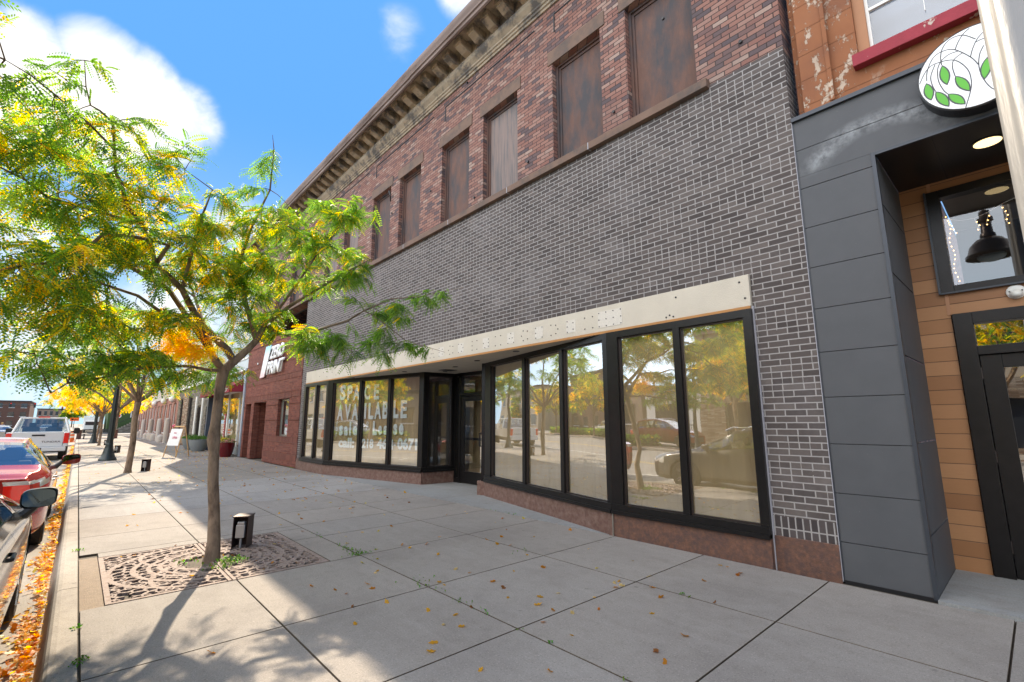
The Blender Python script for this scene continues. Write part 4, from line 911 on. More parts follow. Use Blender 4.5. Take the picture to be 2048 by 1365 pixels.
for i, x in enumerate((-46.5, -51.5, -58.5, -66)):
    if i == 0:
        b2 = thing('globe_wall_lamp', 'white globe lamp on the wall of the pink brick shop row', 'wall lamp', (x, 5.35, 3.4), 0, 'globe lamps on the pink brick row', True)
        part(MB().ball((0, 0, 0), .22, 14), 'globe', K['white'], b2, smooth=True); part(MB().tube([(0, .25, -.2), (0, 0, -.25), (0, 0, -.18)], .03, 6), 'bracket', K['black'], b2)
    else: dup(b2, (x, 5.35, 3.4), 0)
# ================================================================ foliage
PAL_G = np.array([(.17, .31, .045), (.11, .23, .035), (.24, .37, .055), (.075, .17, .035)])
PAL_Y = np.array([(.85, .60, .04), (.75, .66, .05), (.85, .47, .03)])
def fronds(P, D, yel, seed, name, parent, L=.19, pairs=8, lw=.0105, ll=.034, mat=None):
    q = np.random.RandomState(seed); n = len(P); P = np.array(P); D = np.array(D); yel = np.array(yel)
    D = D/np.linalg.norm(D, axis=1, keepdims=True)
    up = np.tile([0, 0, 1.], (n, 1))+.55*q.randn(n, 3); S = np.cross(D, up); S /= np.linalg.norm(S, axis=1, keepdims=True)+1e-9
    N = np.cross(S, D); s = (.7+.6*q.rand(n, 1)); quads = []; cols = []
    isy = q.rand(n) < yel
    gi = q.choice(4, n, p=[.35, .25, .28, .12]); yi = q.choice(3, n, p=[.4, .35, .25])
    base = np.where(isy[:, None], PAL_Y[yi], PAL_G[gi])*np.array([1.05, 1.03, 1.25]); mixy = (q.rand(n) < yel*.6)&~isy
    base = np.where(mixy[:, None], .5*base+.5*np.array([.45, .4, .03]), base)
    for k in range(pairs):
        t = (k+.7)/pairs; c = P+D*(t*L)*s-up*0+np.array([0, 0, -1.])*(L*.28*t*t)*s
        for sg in (-1, 1):
            a = S*sg*.93+D*.35-np.array([0, 0, .22]); l = ll*s*(.75+.5*math.sin(math.pi*min(1, t*.9+.1)))
            w = D*(lw)*s*1.0+N*(.004*sg); j = q.randn(n, 1)*.002
            v0 = c+a*.003; v1 = c+a*l*.45+w; v2 = c+a*l+N*j; v3 = c+a*l*.45-w
            quads.append(np.stack([v0, v1, v2, v3], 1)); cols.append(base*(.8+.4*q.rand(n, 1)))
    VV = np.concatenate(quads, 0).reshape(-1, 3); m = len(VV)//4
    FF = np.arange(m*4).reshape(m, 4); A = np.concatenate(cols, 0); A = np.concatenate([A, np.ones((len(A), 1))], 1)
    return npmesh(VV, FF, name, K['leaf'], parent, attr=A)
def tubes_np(segs, name, mat, parent, n=4):
    mb = MB()
    for pts, r in segs: mb.tube(pts, r, n, False)
    return part(mb, name, mat, parent, smooth=True)
def grow(limbs, blobs, q, per=20, spread=1.0, nodes_extra=()):
    """twigs from the nearest wood to points inside each clump; returns twig tubes and frond seats"""
    nodes = [Vector(p) for pts, r in limbs for p in pts[1:]]+[Vector(p) for p in nodes_extra]
    twigs = []; P = []; D = []; Y = []
    for (c, rad, cnt, yl) in blobs:
        c = Vector(c)
        near = sorted(nodes, key=lambda v: (v-c).length)[:1]
        own = []
        for i in range(cnt):
            while True:
                o = Vector((q.uniform(-1, 1), q.uniform(-1, 1), q.uniform(-1, 1)))
                if o.length <= 1: break
            t = c+Vector((o.x*rad[0], o.y*rad[1], o.z*rad[2]))
            cand = nodes if not own else nodes+own
            b = min(cand, key=lambda v: (v-t).length*(1+.0*q.random()))
            L = (t-b).length
            mid = (b+t)/2+Vector((q.uniform(-.1, .1), q.uniform(-.1, .1), q.uniform(0, .14)))*L
            pts = [b, (b+mid)/2+Vector((0, 0, .03*L)), mid, (mid+t)/2+Vector((0, 0, -.0*L)), t+Vector((0, 0, -.06*L))]
            r0 = .004+.006*min(1.2, L); twigs.append((pts, [r0, r0*.8, r0*.6, r0*.45, .0015]))
            own.append(pts[2]); own.append(pts[3])
            dirn = (pts[4]-pts[2]).normalized() if L > .05 else Vector((1, 0, 0))
            nf = per
            for k in range(nf):
                f = k/(nf-1) if nf > 1 else 1; s = .25+.75*f; j = min(3, int(s*4)); p = pts[j].lerp(pts[j+1], s*4-j)
                p = p+Vector((q.gauss(0, .03), q.gauss(0, .03), q.gauss(0, .02)))
                side = dirn.cross(Vector((0, 0, 1)))
                side = side.normalized() if side.length > .05 else Vector((1, 0, 0))
                d = dirn*q.uniform(.2, .9)+side*q.choice((-1, 1))*q.uniform(.3, 1.1)+Vector((0, 0, q.uniform(-.7, .25)))
                P.append(tuple(p)); D.append(tuple(d.normalized())); Y.append(yl)
    return twigs, P, D, Y
# ---------------------------------------------------------------- the near tree
q = random.Random(21)
tr = thing('honey_locust_tree', 'young honey locust with green and golden leaves growing from the iron grate in front', 'tree', (-6.38, 1.27, 0))
def chain(l):     # points seen from the pavement, each with its own distance
    return [at(x, y, d) for x, y, d in l]
fork = at(447, 742, 6.86)
tk = [Vector((-6.40, 1.27, -.06)), Vector((-6.40, 1.275, .05)), Vector((-6.42, 1.28, .2)), Vector((-6.50, 1.27, .5)), at(426, 960, 6.58), at(428, 905, 6.62), at(427, 880, 6.65), at(431, 850, 6.68), at(437, 800, 6.76), at(441, 768, 6.81), fork]
part(MB().tube(tk, [.10, .078, .066, .058, .055, .054, .07, .055, .052, .058, .064], 14), 'trunk', K['bark'], tr, smooth=True)
kn = MB()
for (x, y, d, s) in [(413, 877, 6.62, .045), (441, 812, 6.7, .03), (446, 870, 6.64, .03), (413, 1040, 6.45, .035), (414, 1085, 6.4, .035)]: kn.ball(at(x, y, d), s, 8)
limbs = [
 (chain([(447, 742, 6.86), (466, 722, 6.9), (455, 700, 6.88), (404, 653, 6.8), (380, 610, 6.7), (364, 579, 6.6), (330, 545, 6.45), (310, 531, 6.4), (305, 504, 6.3), (285, 450, 6.2), (253, 410, 6.1), (243, 368, 6.0), (231, 346, 6.0), (229, 300, 5.95), (226, 245, 5.9), (200, 222, 5.85), (181, 211, 5.8), (172, 174, 5.8), (169, 121, 5.75)]), [.07, .065, .055, .05, .045, .042, .036, .034, .03, .027, .025, .022, .02, .017, .014, .011, .009, .006, .003]),
 (chain([(447, 742, 6.86), (428, 720, 6.8), (421, 693, 6.8), (391, 649, 6.7), (360, 632, 6.6), (324, 626, 6.4), (276, 592, 6.2), (216, 572, 5.9), (165, 555, 5.7), (110, 560, 5.4)]), [.05, .045, .04, .034, .028, .025, .02, .016, .012, .005]),
 (chain([(310, 531, 6.4), (337, 491, 6.3), (300, 480, 6.1), (256, 472, 5.9), (206, 469, 5.7), (162, 508, 5.4), (111, 526, 5.2), (50, 530, 5.0), (-20, 545, 4.8), (-140, 540, 4.5)]), [.03, .026, .023, .02, .018, .016, .014, .011, .008, .004]),
 (chain([(447, 742, 6.86), (470, 722, 6.9), (495, 700, 6.95), (512, 682, 7.0), (530, 650, 7.05), (541, 642, 7.05), (574, 616, 7.1), (600, 600, 7.15), (650, 570, 7.2), (700, 540, 7.3), (740, 520, 7.35)]), [.07, .062, .055, .05, .045, .04, .033, .026, .018, .012, .006]),
 (chain([(530, 650, 7.05), (563, 671, 7.1), (611, 669, 7.2), (647, 657, 7.3), (695, 642, 7.35), (728, 622, 7.4), (783, 598, 7.5), (838, 594, 7.6), (893, 583, 7.7), (925, 575, 7.7)]), [.035, .03, .028, .024, .02, .016, .012, .009, .006, .003]),
 (chain([(728, 622, 7.4), (746, 631, 7.4), (775, 653, 7.4), (812, 682, 7.4), (856, 695, 7.4), (890, 705, 7.4)]), [.012, .01, .009, .007, .005, .003]),
 (chain([(512, 682, 7.0), (490, 600, 6.9), (480, 520, 6.9), (505, 450, 7.0), (540, 380, 7.1), (548, 300, 7.2), (545, 270, 7.2)]), [.04, .034, .028, .02, .014, .008, .003]),
 (chain([(364, 579, 6.6), (385, 500, 6.6), (405, 430, 6.6), (425, 380, 6.6), (370, 340, 6.5)]), [.028, .022, .016, .01, .004]),
 (chain([(447, 742, 6.86), (414, 740, 6.7), (380, 733, 6.5), (337, 733, 6.3), (283, 737, 6.1), (216, 754, 5.8), (135, 767, 5.6), (101, 787, 5.5)]), [.03, .025, .022, .02, .016, .012, .008, .004]),
 (chain([(229, 300, 5.95), (180, 250, 5.6), (110, 190, 5.3), (60, 150, 5.1), (10, 120, 5.0)]), [.014, .012, .009, .006, .003]),
 (chain([(285, 450, 6.2), (200, 425, 5.9), (95, 395, 5.6), (50, 360, 5.4), (0, 335, 5.2), (-80, 300, 5.0)]), [.022, .018, .014, .011, .008, .004]),
 (chain([(541, 642, 7.05), (600, 560, 7.0), (640, 500, 7.1), (690, 440, 7.2), (750, 410, 7.2)]), [.025, .02, .014, .009, .004]),
]
lb = MB()
for pts, r in limbs: lb.tube(pts, [x_*.78 for x_ in r], 9, True)
part(lb, 'limbs', K['bark'], tr, smooth=True)
# clumps: (px, py, distance, half-width px, half-height px, depth m, twigs, share of yellow)
CL = [(40, 190, 5.1, 70, 40, .5, 10, .12), (70, 300, 5.3, 75, 45, .6, 26, .45), (130, 250, 5.5, 60, 40, .5, 14, .15), (235, 310, 6.0, 70, 62, .6, 34, .45), (250, 215, 6.0, 45, 25, .3, 5, .1), (170, 130, 5.75, 26, 18, .2, 3, .1), (115, 150, 5.6, 28, 20, .2, 3, .1),
 (90, 385, 5.5, 85, 45, .6, 24, .25), (345, 300, 6.3, 45, 36, .4, 7, .12), (300, 380, 6.3, 75, 50, .5, 22, .3), (180, 455, 5.9, 100, 50, .6, 34, .35), (330, 440, 6.4, 80, 45, .6, 32, .6), (430, 430, 6.7, 65, 45, .5, 24, .45), (545, 330, 7.1, 40, 42, .3, 7, .05), (480, 390, 6.9, 40, 30, .3, 6, .1),
 (35, 500, 5.0, 90, 50, .6, 34, .5), (120, 560, 5.5, 95, 50, .6, 34, .35), (240, 540, 6.1, 90, 55, .6, 38, .3), (360, 520, 6.5, 85, 55, .6, 42, .6), (455, 510, 6.8, 70, 60, .6, 40, .35), (560, 470, 7.0, 85, 50, .6, 46, .25), (660, 430, 7.2, 70, 36, .5, 32, .15), (720, 420, 7.2, 36, 22, .3, 8, .1), (560, 560, 7.0, 90, 50, .6, 46, .25), (670, 510, 7.2, 75, 50, .5, 40, .15), (700, 570, 7.3, 60, 35, .4, 20, .1), (470, 600, 6.8, 60, 50, .5, 26, .25),
 (50, 620, 5.2, 80, 45, .5, 26, .45), (160, 640, 5.8, 85, 40, .5, 30, .35), (270, 640, 6.3, 80, 45, .5, 34, .45), (375, 690, 6.6, 48, 36, .35, 26, .95), (345, 640, 6.5, 50, 30, .4, 16, .7), (560, 650, 7.1, 65, 36, .4, 26, .25), (620, 690, 7.2, 60, 36, .4, 24, .06), (690, 690, 7.3, 55, 40, .4, 22, .03), (780, 625, 7.5, 60, 28, .35, 22, .08), (860, 600, 7.65, 40, 22, .25, 12, .03), (765, 690, 7.4, 40, 42, .3, 18, .03), (830, 700, 7.4, 35, 20, .2, 8, .0), (480, 650, 7.0, 30, 30, .3, 8, .3),
 (150, 730, 5.8, 70, 38, .4, 22, .12), (260, 720, 6.1, 75, 38, .4, 26, .2), (330, 750, 6.3, 50, 26, .4, 10, .1), (60, 720, 5.4, 60, 25, .3, 6, .1), (425, 560, 6.7, 40, 40, .4, 14, .3)]
blobs = []
for (x, y, d, rx, ry, dz, cnt, yl) in CL:
    c = at(x, y, d); s = d/F_*.85; blobs.append((c, (rx*s, (rx*s+dz)/2, ry*s), int(cnt*(.72 if x < 300 and y < 700 else .8)), yl if yl > .6 else yl*.55))
# the rest of the crown, over the street
for (x, y, z, r_b, cnt, yl) in [(-5.3, -1.6, 3.3, .8, 30, .3), (-6.3, -1.9, 3.6, .8, 30, .3), (-7.4, -1.3, 3.9, .8, 26, .3), (-8.3, .2, 4.0, .8, 24, .25), (-8.4, 1.6, 4.0, .8, 24, .25), (-6.8, -.7, 4.6, .7, 22, .3), (-4.3, -1.1, 4.1, .6, 14, .3)]:
    blobs.append((Vector((x, y, z)), (r_b, r_b, r_b*.6), cnt, yl))
ex = [Vector((-6.5, .6, 3.0)), Vector((-6.4, -.4, 3.5)), Vector((-7.6, 1.0, 3.2))]
tw, P, D, Y = grow(limbs, blobs, q, per=15, nodes_extra=ex)
hl = [([at(447, 742, 6.86), Vector((-6.5, .6, 3.0)), Vector((-6.4, -.4, 3.5)), Vector((-6.3, -1.3, 3.7))], [.04, .03, .02, .008]), ([at(421, 693, 6.8), Vector((-7.6, 1.0, 3.2)), Vector((-8.3, .9, 3.8))], [.03, .02, .008])]
tubes_np(tw+hl, 'twigs', K['twig'], tr, 4)
O = np.array([-6.38, 1.27, 0])
fronds(np.array(P)-O, D, Y, 4, 'crown', tr, L=.155, pairs=8, lw=.0075, ll=.027)
print('near tree fronds', len(P))
# ---------------------------------------------------------------- other street trees
def street_tree(name, label, seed, h=5.2, r=2.7, fork_h=2.1, yel=.2, dens=1.0, group=None, ll=.05, lw=.016, lean=0, per=9, tr_=.08, L=.22, pairs=6, zc=.5):
    q = random.Random(seed); t = thing(name, label, 'tree', (0, 0, 0), 0, group, True)
    fk = Vector((lean*fork_h, 0, fork_h))
    part(MB().tube([(0, 0, -.06), (0, 0, .1), (lean*.8, .02, .9), (lean*1.5, -.02, 1.6), fk], [tr_*1.5, tr_*1.05, tr_*.95, tr_*.9, tr_*1.05], 10), 'trunk', K['bark'], t, smooth=True)
    L_ = []
    n = 7
    for i in range(n):
        a = 6.283*i/n+q.uniform(-.3, .3); rr = r*q.uniform(.6, .9); zz = fork_h+(h-fork_h)*q.uniform(.35, .85)
        e = fk+Vector((math.cos(a)*rr, math.sin(a)*rr, zz-fork_h)); m1 = fk.lerp(e, .35)+Vector((0, 0, .25)); m2 = fk.lerp(e, .7)+Vector((0, 0, .2))
        L_.append(([fk, m1, m2, e], [tr_*.6, tr_*.42, tr_*.28, tr_*.1]))
    L_.append(([fk, fk+Vector((.1, .1, (h-fork_h)*.4)), fk+Vector((0, -.1, (h-fork_h)*.8))], [tr_*.7, tr_*.45, tr_*.15]))
    lb = MB()
    for p, rd in L_: lb.tube(p, rd, 7)
    part(lb, 'limbs', K['bark'], t, smooth=True)
    bl = []
    for i in range(int(26*dens)):
        a = q.uniform(0, 6.283); u = math.sqrt(q.random()); rr = r*.85*u; zt_ = (1-u*u*.55)*(h-fork_h-.3)
        z = fork_h+.35+zt_*q.uniform(.15, 1)
        s = r*q.uniform(.2, .34); bl.append((Vector((math.cos(a)*rr, math.sin(a)*rr, z)), (s, s, s*.6), int(13), max(0, min(1, yel+q.uniform(-.25, .35)))))
    tw, P, D, Y = grow(L_, bl, q, per=per)
    tubes_np(tw, 'twigs', K['twig'], t, 3)
    fronds(P, D, Y, seed, 'crown', t, L=L, pairs=pairs, lw=lw, ll=ll); return t
t2 = street_tree('honey_locust_tree', 'green honey locust behind the near tree, with its own low meter box', 31, 5.6, 3.2, 2.15, .12, .95, lean=.09, tr_=.085); t2.location = (-18.99, 1.29, 0); t2.rotation_euler = (0, 0, 1.0-1.0+.1)
t3 = street_tree('honey_locust_tree', 'yellow leaved honey locust farther along the kerb beside the second lamp post', 41, 5.2, 3.1, 2.1, .75, 1.0, ll=.07, lw=.024, lean=.05, tr_=.08, per=7); t3.location = (-43.2, 1.2, 0)
t4 = dup(t3, (-54.5, 1.3, 0), 2.0, 'golden honey locust at the far end of the kerb before the bench')
t5 = dup(t2, (-31.2, 1.3, 0), 2.4, 'green honey locust just beyond the first dark lamp post along the kerb')
t6 = dup(t3, (-68, 1.5, 0), 4.0, 'last golden tree near the cross street beyond the bench')
t7 = dup(t2, (7.5, 1.3, 0), 3.0, 'green street tree on the near kerb behind the viewer')
# opposite pavement
GT = 'trees along the opposite kerb'
oa = street_tree('kerb_tree', 'full golden green tree across the street opposite the storefront', 51, 7.2, 3.0, 2.3, .45, 1.5, GT, ll=.075, lw=.028, tr_=.12, per=9); oa.location = (-20.5, -14.3, 0)
for x, a, l in ((-10.6, 1.3, 'leafy tree across the street near the stone and render shop'), (-29, 2.2, 'leafy tree across the street behind the white car'), (-37, .4, 'leafy tree across the street in front of the long brown building'), (-46, 3.3, 'leafy tree across the street far left of the long brown building'), (-58, 5, 'leafy tree across the street by the far hedge'), (-1, 4, 'leafy tree across the street right of the stone and render shop'), (12, 2, 'leafy tree across the street far right'),):
    dup(oa, (x, -14.2, 0), a, l)
# ---------------------------------------------------------------- tree grate
tg = thing('tree_grate', 'square rust brown cast iron tree grate with curling pattern around the trunk', 'tree grate', (-6.4, 1.28, 0))
q = random.Random(9)
for (ya, yb) in ((GY0, 1.278), (1.284, GY1)):
    gm = MB(); zt, zb_ = -.002, -.03
    b = .045
    gm.box(GX0+.003, GX1-.003, ya+.003, ya+b*(1 if ya < .5 else .7), zb_, zt).box(GX0+.003, GX1-.003, yb-b*(1 if yb > 2 else .7), yb-.003, zb_, zt).box(GX0+.003, GX0+b, ya+b, yb-b, zb_, zt-.001).box(GX1-b, GX1-.003, ya+b, yb-b, zb_, zt-.001)
    cx, cy = -6.4, 1.28
    def inside(x, y): return GX0+b < x < GX1-b and ya+.02 < y < yb-.02 and (x-cx)**2+(y-cy)**2 > .25**2
    arcs = [(cx, cy, .275, .03), (cx, cy, .36, .014), (cx, cy, .335, .012), (cx, cy-.05, .52, .02), (cx, cy+.05, .52, .02), (cx, cy, .70, .024), (cx, cy, .90, .024), (cx-.5, cy, .6, .018), (cx+.5, cy, .6, .018)]
    for i in range(17):
        for j in range(10):
            xx = GX0+.06+i*.113+(.05 if j % 2 else 0)+q.uniform(-.02, .02); yy = ya+.04+j*.098+q.uniform(-.02, .02)
            arcs.append((xx, yy, q.uniform(.05, .085), .009))
    for (ax, ay, ar, aw) in arcs:
        n = max(12, int(ar*60)); st_ = q.uniform(0, 6.28); en_ = st_+(6.283 if ar > .2 else q.uniform(3.6, 5.6))
        for k in range(n):
            a0 = st_+(en_-st_)*k/n; a1 = st_+(en_-st_)*(k+1)/n
            p = [(ax+(ar+s*aw)*math.cos(a_), ay+(ar+s*aw)*math.sin(a_)) for a_, s in ((a0, -1), (a1, -1), (a1, 1), (a0, 1))]
            if all(inside(*w) for w in p):
                zz = zt-.0006*q.random()
                n0 = len(gm.v); gm.v += [(x, y, z) for z in (zb_, zz) for x, y in p]
                gm.f += [(n0+4, n0+5, n0+6, n0+7), (n0, n0+1, n0+5, n0+4), (n0+2, n0+3, n0+7, n0+6)]
    part(gm, 'grate_half', K['iron'], tg)
# pedestal outlet boxes
def ped(loc, label):
    p = thing('outlet_pedestal', label, 'outlet box', loc, R(-32), 'outlet boxes beside the trees', True); p.scale = (.78, .78, .9)
    m = MB().box(-.125, .125, -.11, -.102, 0, .40).box(-.125, .125, .102, .11, 0, .40).box(-.125, -.117, -.102, .102, 0, .40).box(-.135, .14, -.118, .118, .40, .415)
    part(m, 'housing', K['brownbox'], p)
    part(MB().box(.05, .115, -.07, .06, .13, .30).prism([(.06, -.06), (.118, -.05), (.118, .05), (.06, .06)], .30, .34), 'outlet_cover', K['outlet'], p, bevel=.008)
    part(MB().tube([(.06, .0, 0), (.06, 0, .13)], .018, 8), 'conduit', K['outlet'], p); return p
p1 = ped((-6.80, 1.66, 0), 'brown open outlet box on the near tree grate')
dup(p1, (-19.3, 1.75, 0), None, 'brown outlet box beside the second tree'); dup(p1, (-32.2, 1.65, 0), None, 'brown outlet box behind the first dark lamp post'); dup(p1, (-43.9, 1.6, 0), None, 'brown outlet box beside the yellow tree farther on')
# lamp posts
lp = thing('lamp_post', 'dark green street lamp post with flared base beside the second tree', 'lamp post', (-25.85, 1.05, 0), 0, None, True)
part(MB().lathe([(.30, 0), (.30, .05), (.27, .10), (.23, .16), (.19, .3), (.15, .48), (.125, .6), (.13, .66), (.11, .7)], (0, 0, 0), 24), 'base', K['lampost'], lp, smooth=True)
mb = MB(); nn = 32
for z, r0 in ((.68, .10), (4.6, .06)):
    for k in range(nn): a = 6.283*k/nn; rr = r0*(1+.09*math.cos(a*8)); mb.v.append((rr*math.cos(a), rr*math.sin(a), z))
for k in range(nn): k2 = (k+1) % nn; mb.f.append((k, k2, nn+k2, nn+k))
part(mb, 'shaft', K['lampost'], lp, smooth=True)
part(MB().tube([(0, 0, 4.55), (0, 0, 4.9), (0, -.3, 5.15), (0, -.75, 5.15), (0, -.95, 5.0)], .035, 8).ball((0, 0, 4.6), .09, 10), 'arm', K['lampost'], lp, smooth=True)
part(MB().lathe([(.05, 5.0), (.1, 4.95), (.22, 4.8), (.28, 4.7), (.26, 4.7), (.05, 4.9)], (0, -.95, 0), 20), 'lamp_shade', K['lampost'], lp, smooth=True)
dup(lp, (-49.1, 1.0, 0), 0, 'dark green street lamp post beside the yellow tree'); dup(lp, (-12.5, -13.7, 0), math.pi, 'dark lamp post across the street opposite the entry'); dup(lp, (-36, -13.7, 0), math.pi, 'dark lamp post across the street far along')

# ================================================================ cars
def cat(t_, pts):
    for (a, b), (c, d) in zip(pts[:-1], pts[1:]):
        if t_ <= c: f = (t_-a)/(c-a) if c > a else 0; f = f*f*(3-2*f)*.35+f*.65; return b+(d-b)*f
    return pts[-1][1]
def smoothcurve(pts):
    xs = np.array([p[0] for p in pts]); ys = np.array([p[1] for p in pts])
    fx = np.linspace(xs[0], xs[-1], 400); fy = np.interp(fx, xs, ys); k = np.ones(17)/17; fp = np.pad(fy, 8, mode='edge'); fs = np.convolve(fp, k, 'valid')
    return lambda x: float(np.interp(x, fx, fs))
def car(name, label, cat_, paint, L=4.65, W=1.8, top=None, belt=None, wheels=(.95, 3.65), wr=.335, cab=(1.35, 4.05), win=(1.75, 3.75), bp=2.75, roofw=.60, wscr=(1.15, 2.1), rgl=(3.4, 4.1), tail=None, group=None, dark_lower=False, rails=False, mo_off=.15, hoff=0.0, msz=1.0):
    t = thing(name, label, cat_, (0, 0, 0), 0, group, True)
    ft = smoothcurve(top); fb = smoothcurve(belt)
    def wid(x):
        f = min(1, max(0, x/.75)); g_ = min(1, max(0, (L-x)/.7)); return W/2*(1-.24*(1-f)**2.6)*(1-.20*(1-g_)**2.6)
    xs = list(np.linspace(0, L, 94)); seams = [win[0]-.35, bp, win[1]+.05]
    for s in seams: xs += [s-.006, s+.006]
    xs = sorted(x for x in xs if not any(abs(x-s) < .03 and abs(abs(x-s)-.006) > 1e-6 for s in seams))
    rows = []
    segn = [4, 5, 5, 2, 7, 3, 5]
    for x in xs:
        w = wid(x); zb = fb(x); zt = ft(x); e = 0.0
        fr = min(1, x/.12); rr = min(1, (L-x)/.1)
        incab = max(0, min(1, (zt-zb-.06)/.30))
        wr_ = w*(.90-(.90-roofw*1.05)*incab)
        zs = .22+.06*(1-fr)+.10*(1-rr)
        ctl = [(w*.88, zs), (w*.965, zs+.10), (w*.99, .52), (w*(.985), zb-.10), (w*.955, zb-.005), (wr_+.01, max(zb+.004, zt-.085*(.3+.7*incab))), (wr_*.88, zt-.02), (0, zt)]
        pts = []
        for i, nseg in enumerate(segn):
            p0 = ctl[max(0, i-1)]; p1 = ctl[i]; p2 = ctl[i+1]; p3 = ctl[min(7, i+2)]
            for k in range(nseg):
                tt = k/nseg
                if i in (4,): pts.append((p1[0]+(p2[0]-p1[0])*tt+.02*incab*math.sin(math.pi*tt), p1[1]+(p2[1]-p1[1])*tt)); continue
                g = lambda a, b, c, d: .5*((2*b)+(c-a)*tt+(2*a-5*b+4*c-d)*tt*tt+(3*b-a-3*c+d)*tt**3)
                pts.append((g(p0[0], p1[0], p2[0], p3[0]), g(p0[1], p1[1], p2[1], p3[1])))
        pts.append(ctl[7]); rows.append(pts)
    nx, nv = len(xs), len(rows[0]); V_ = np.zeros((2, nx, nv, 3))
    for s_, sg_ in enumerate((-1, 1)):
        for i in range(nx):
            for j in range(nv):
                y, z = rows[i][j]; x = xs[i]
                if i < 3 or i > nx-4:   # bulge the ends
                    pass
                V_[s_, i, j] = (x, sg_*y, z)
    # bumper rounding in plan: ends drawn in towards the middle
    for i in range(nx):
        x = xs[i]
        if x < .5: V_[:, i, :, 0] += (.12*(np.abs(V_[:, i, :, 1])/(W/2))**2.5)*(1-x/.5)
        if x > L-.5: V_[:, i, :, 0] -= (.12*(np.abs(V_[:, i, :, 1])/(W/2))**2.5)*(1-(L-x)/.5)
    cum = np.cumsum([0]+segn)
    keep = {}
    def add(nm, quad): keep.setdefault(nm, []).append(quad)
    WR = wr+.055; inn = np.zeros((nx, nv), bool)
    for i in range(nx):
        for j in range(cum[4]):
            for wx in wheels:
                dx = V_[0, i, j, 0]-wx; dz = V_[0, i, j, 2]-wr
                if dx*dx+dz*dz < WR*WR: inn[i, j] = True
    skip = set()
    for i in range(nx-1):
        for j in range(nv-1):
            if inn[i, j] and inn[i+1, j] and inn[i, j+1] and inn[i+1, j+1]: skip.add((i, j))
    for i in range(nx):
        for j in range(cum[4]):
            if inn[i, j]:
                for s_ in (0, 1):
                    x, y, z = V_[s_, i, j]; wx = min(wheels, key=lambda q_: abs(q_-x)); d = math.hypot(x-wx, z-wr) or 1
                    V_[s_, i, j, 0] = wx+(x-wx)*WR/d; V_[s_, i, j, 2] = max(zs_min, wr+(z-wr)*WR/d) if (zs_min := .1) else 0
    for i in range(nx-1):
        xm = (xs[i]+xs[i+1])/2; seam = any(abs(xm-s) < .007 for s in seams)
        for j in range(nv-1):
            if (i, j) in skip: continue
            zt, zb = ft(xm), fb(xm); nm = 'body'
            seg = int(np.searchsorted(cum, j, 'right')-1)
            if seg == 4 and cum[4] < j < cum[5]-0 and win[0]-.55 < xm < win[1]+.35 and zt-zb > .16+.0*j:
                nm = 'side_window'
                if abs(xm-bp) < .045 or abs(xm-win[1]) < .05: nm = 'pillar'
            elif seg >= 5 or (seg == 4 and j == cum[5]-1):
                if seg >= 5 and not (seg == 5 and j == cum[5]):
                    if wscr[0] < xm < wscr[1]: nm = 'windscreen'
                    if rgl[0] < xm < rgl[1]: nm = 'rear_window'
            if seam and j < cum[4] and j > 3: nm = 'pillar'
            if dark_lower and j < 4: nm = 'sill_trim'
            if tail and nm == 'body' and xm > L-tail[0] and tail[1] < rows[i][j][1] < tail[2] and j < cum[5]: nm = 'tail_light' if rows[i][j][1] < tail[1]+.62*(tail[2]-tail[1]) else 'reverse_light'
            if nm == 'body' and xm < .42 and .60 < rows[i][j][1] < fb(xm)-.02 and j < cum[4]: nm = 'headlight'
            for s_ in (0, 1):
                a = (V_[s_, i, j], V_[s_, i+1, j], V_[s_, i+1, j+1], V_[s_, i, j+1]); add(nm, (a if s_ == 0 else a[::-1], s_))
    # end caps, as strips between the two sides
    for i, nm0 in ((0, 'front'), (nx-1, 'rear')):
        for j in range(nv-1):
            a = (V_[0, i, j], V_[0, i, j+1], V_[1, i, j+1], V_[1, i, j]); nm = 'body'
            n_ = 6
            for k in range(n_):
                f0, f1 = k/n_, (k+1)/n_; A = a[0]*(1-f0)+a[3]*f0; B = a[1]*(1-f0)+a[2]*f0; C_ = a[1]*(1-f1)+a[2]*f1; D_ = a[0]*(1-f1)+a[3]*f1
                zz = A[2]; nm = 'body'
                if nm0 == 'rear' and tail and tail[1] < zz < tail[2] and (k in (0, 5)): nm = 'tail_light' if zz < tail[1]+.62*(tail[2]-tail[1]) else 'reverse_light'
                if nm0 == 'front' and .35 < zz < .62 and 0 < k < 5: nm = 'grille'
                if nm0 == 'rear' and zz < .36: nm = 'sill_trim'
                qd = (A, B, C_, D_) if i else (D_, C_, B, A); add(nm, (qd, 0))
    mats = {'body': paint, 'side_window': K['carglass'], 'windscreen': K['carglass'], 'rear_window': K['carglass'], 'pillar': K['black'], 'sill_trim': K['black'], 'tail_light': K['taill'], 'reverse_light': K['clearl'], 'headlight': K['clearl'], 'grille': K['black']}
    for nm, ql in keep.items():
        two = nm in ('tail_light', 'reverse_light', 'headlight', 'side_window')
        for s_ in ((0, 1) if two else (None,)):
            qs = [q_[0] for q_ in ql if s_ is None or (q_[1] == s_ if nm not in ('tail_light', 'reverse_light') else (np.mean([p[1] for p in q_[0]]) < 0) == (s_ == 0))]
            if not qs: continue
            VV = np.array(qs).reshape(-1, 3); key = {}; idx = []; U_ = []
            for v in VV:
                k_ = tuple(np.round(v, 4)); 
                if k_ not in key: key[k_] = len(U_); U_.append(v)
                idx.append(key[k_])
            npmesh(np.array(U_), np.array(idx).reshape(-1, 4), nm, mats[nm], t, smooth=True)
    # underbody, cabin tub and seats
    part(MB().box(.3, L-.35, -W/2*.72, W/2*.72, .2, .6).box(cab[0]+.2, cab[1]-.1, -W/2*.8, W/2*.8, .55, .72), 'underbody', K['black'], t)
    se_ = MB()
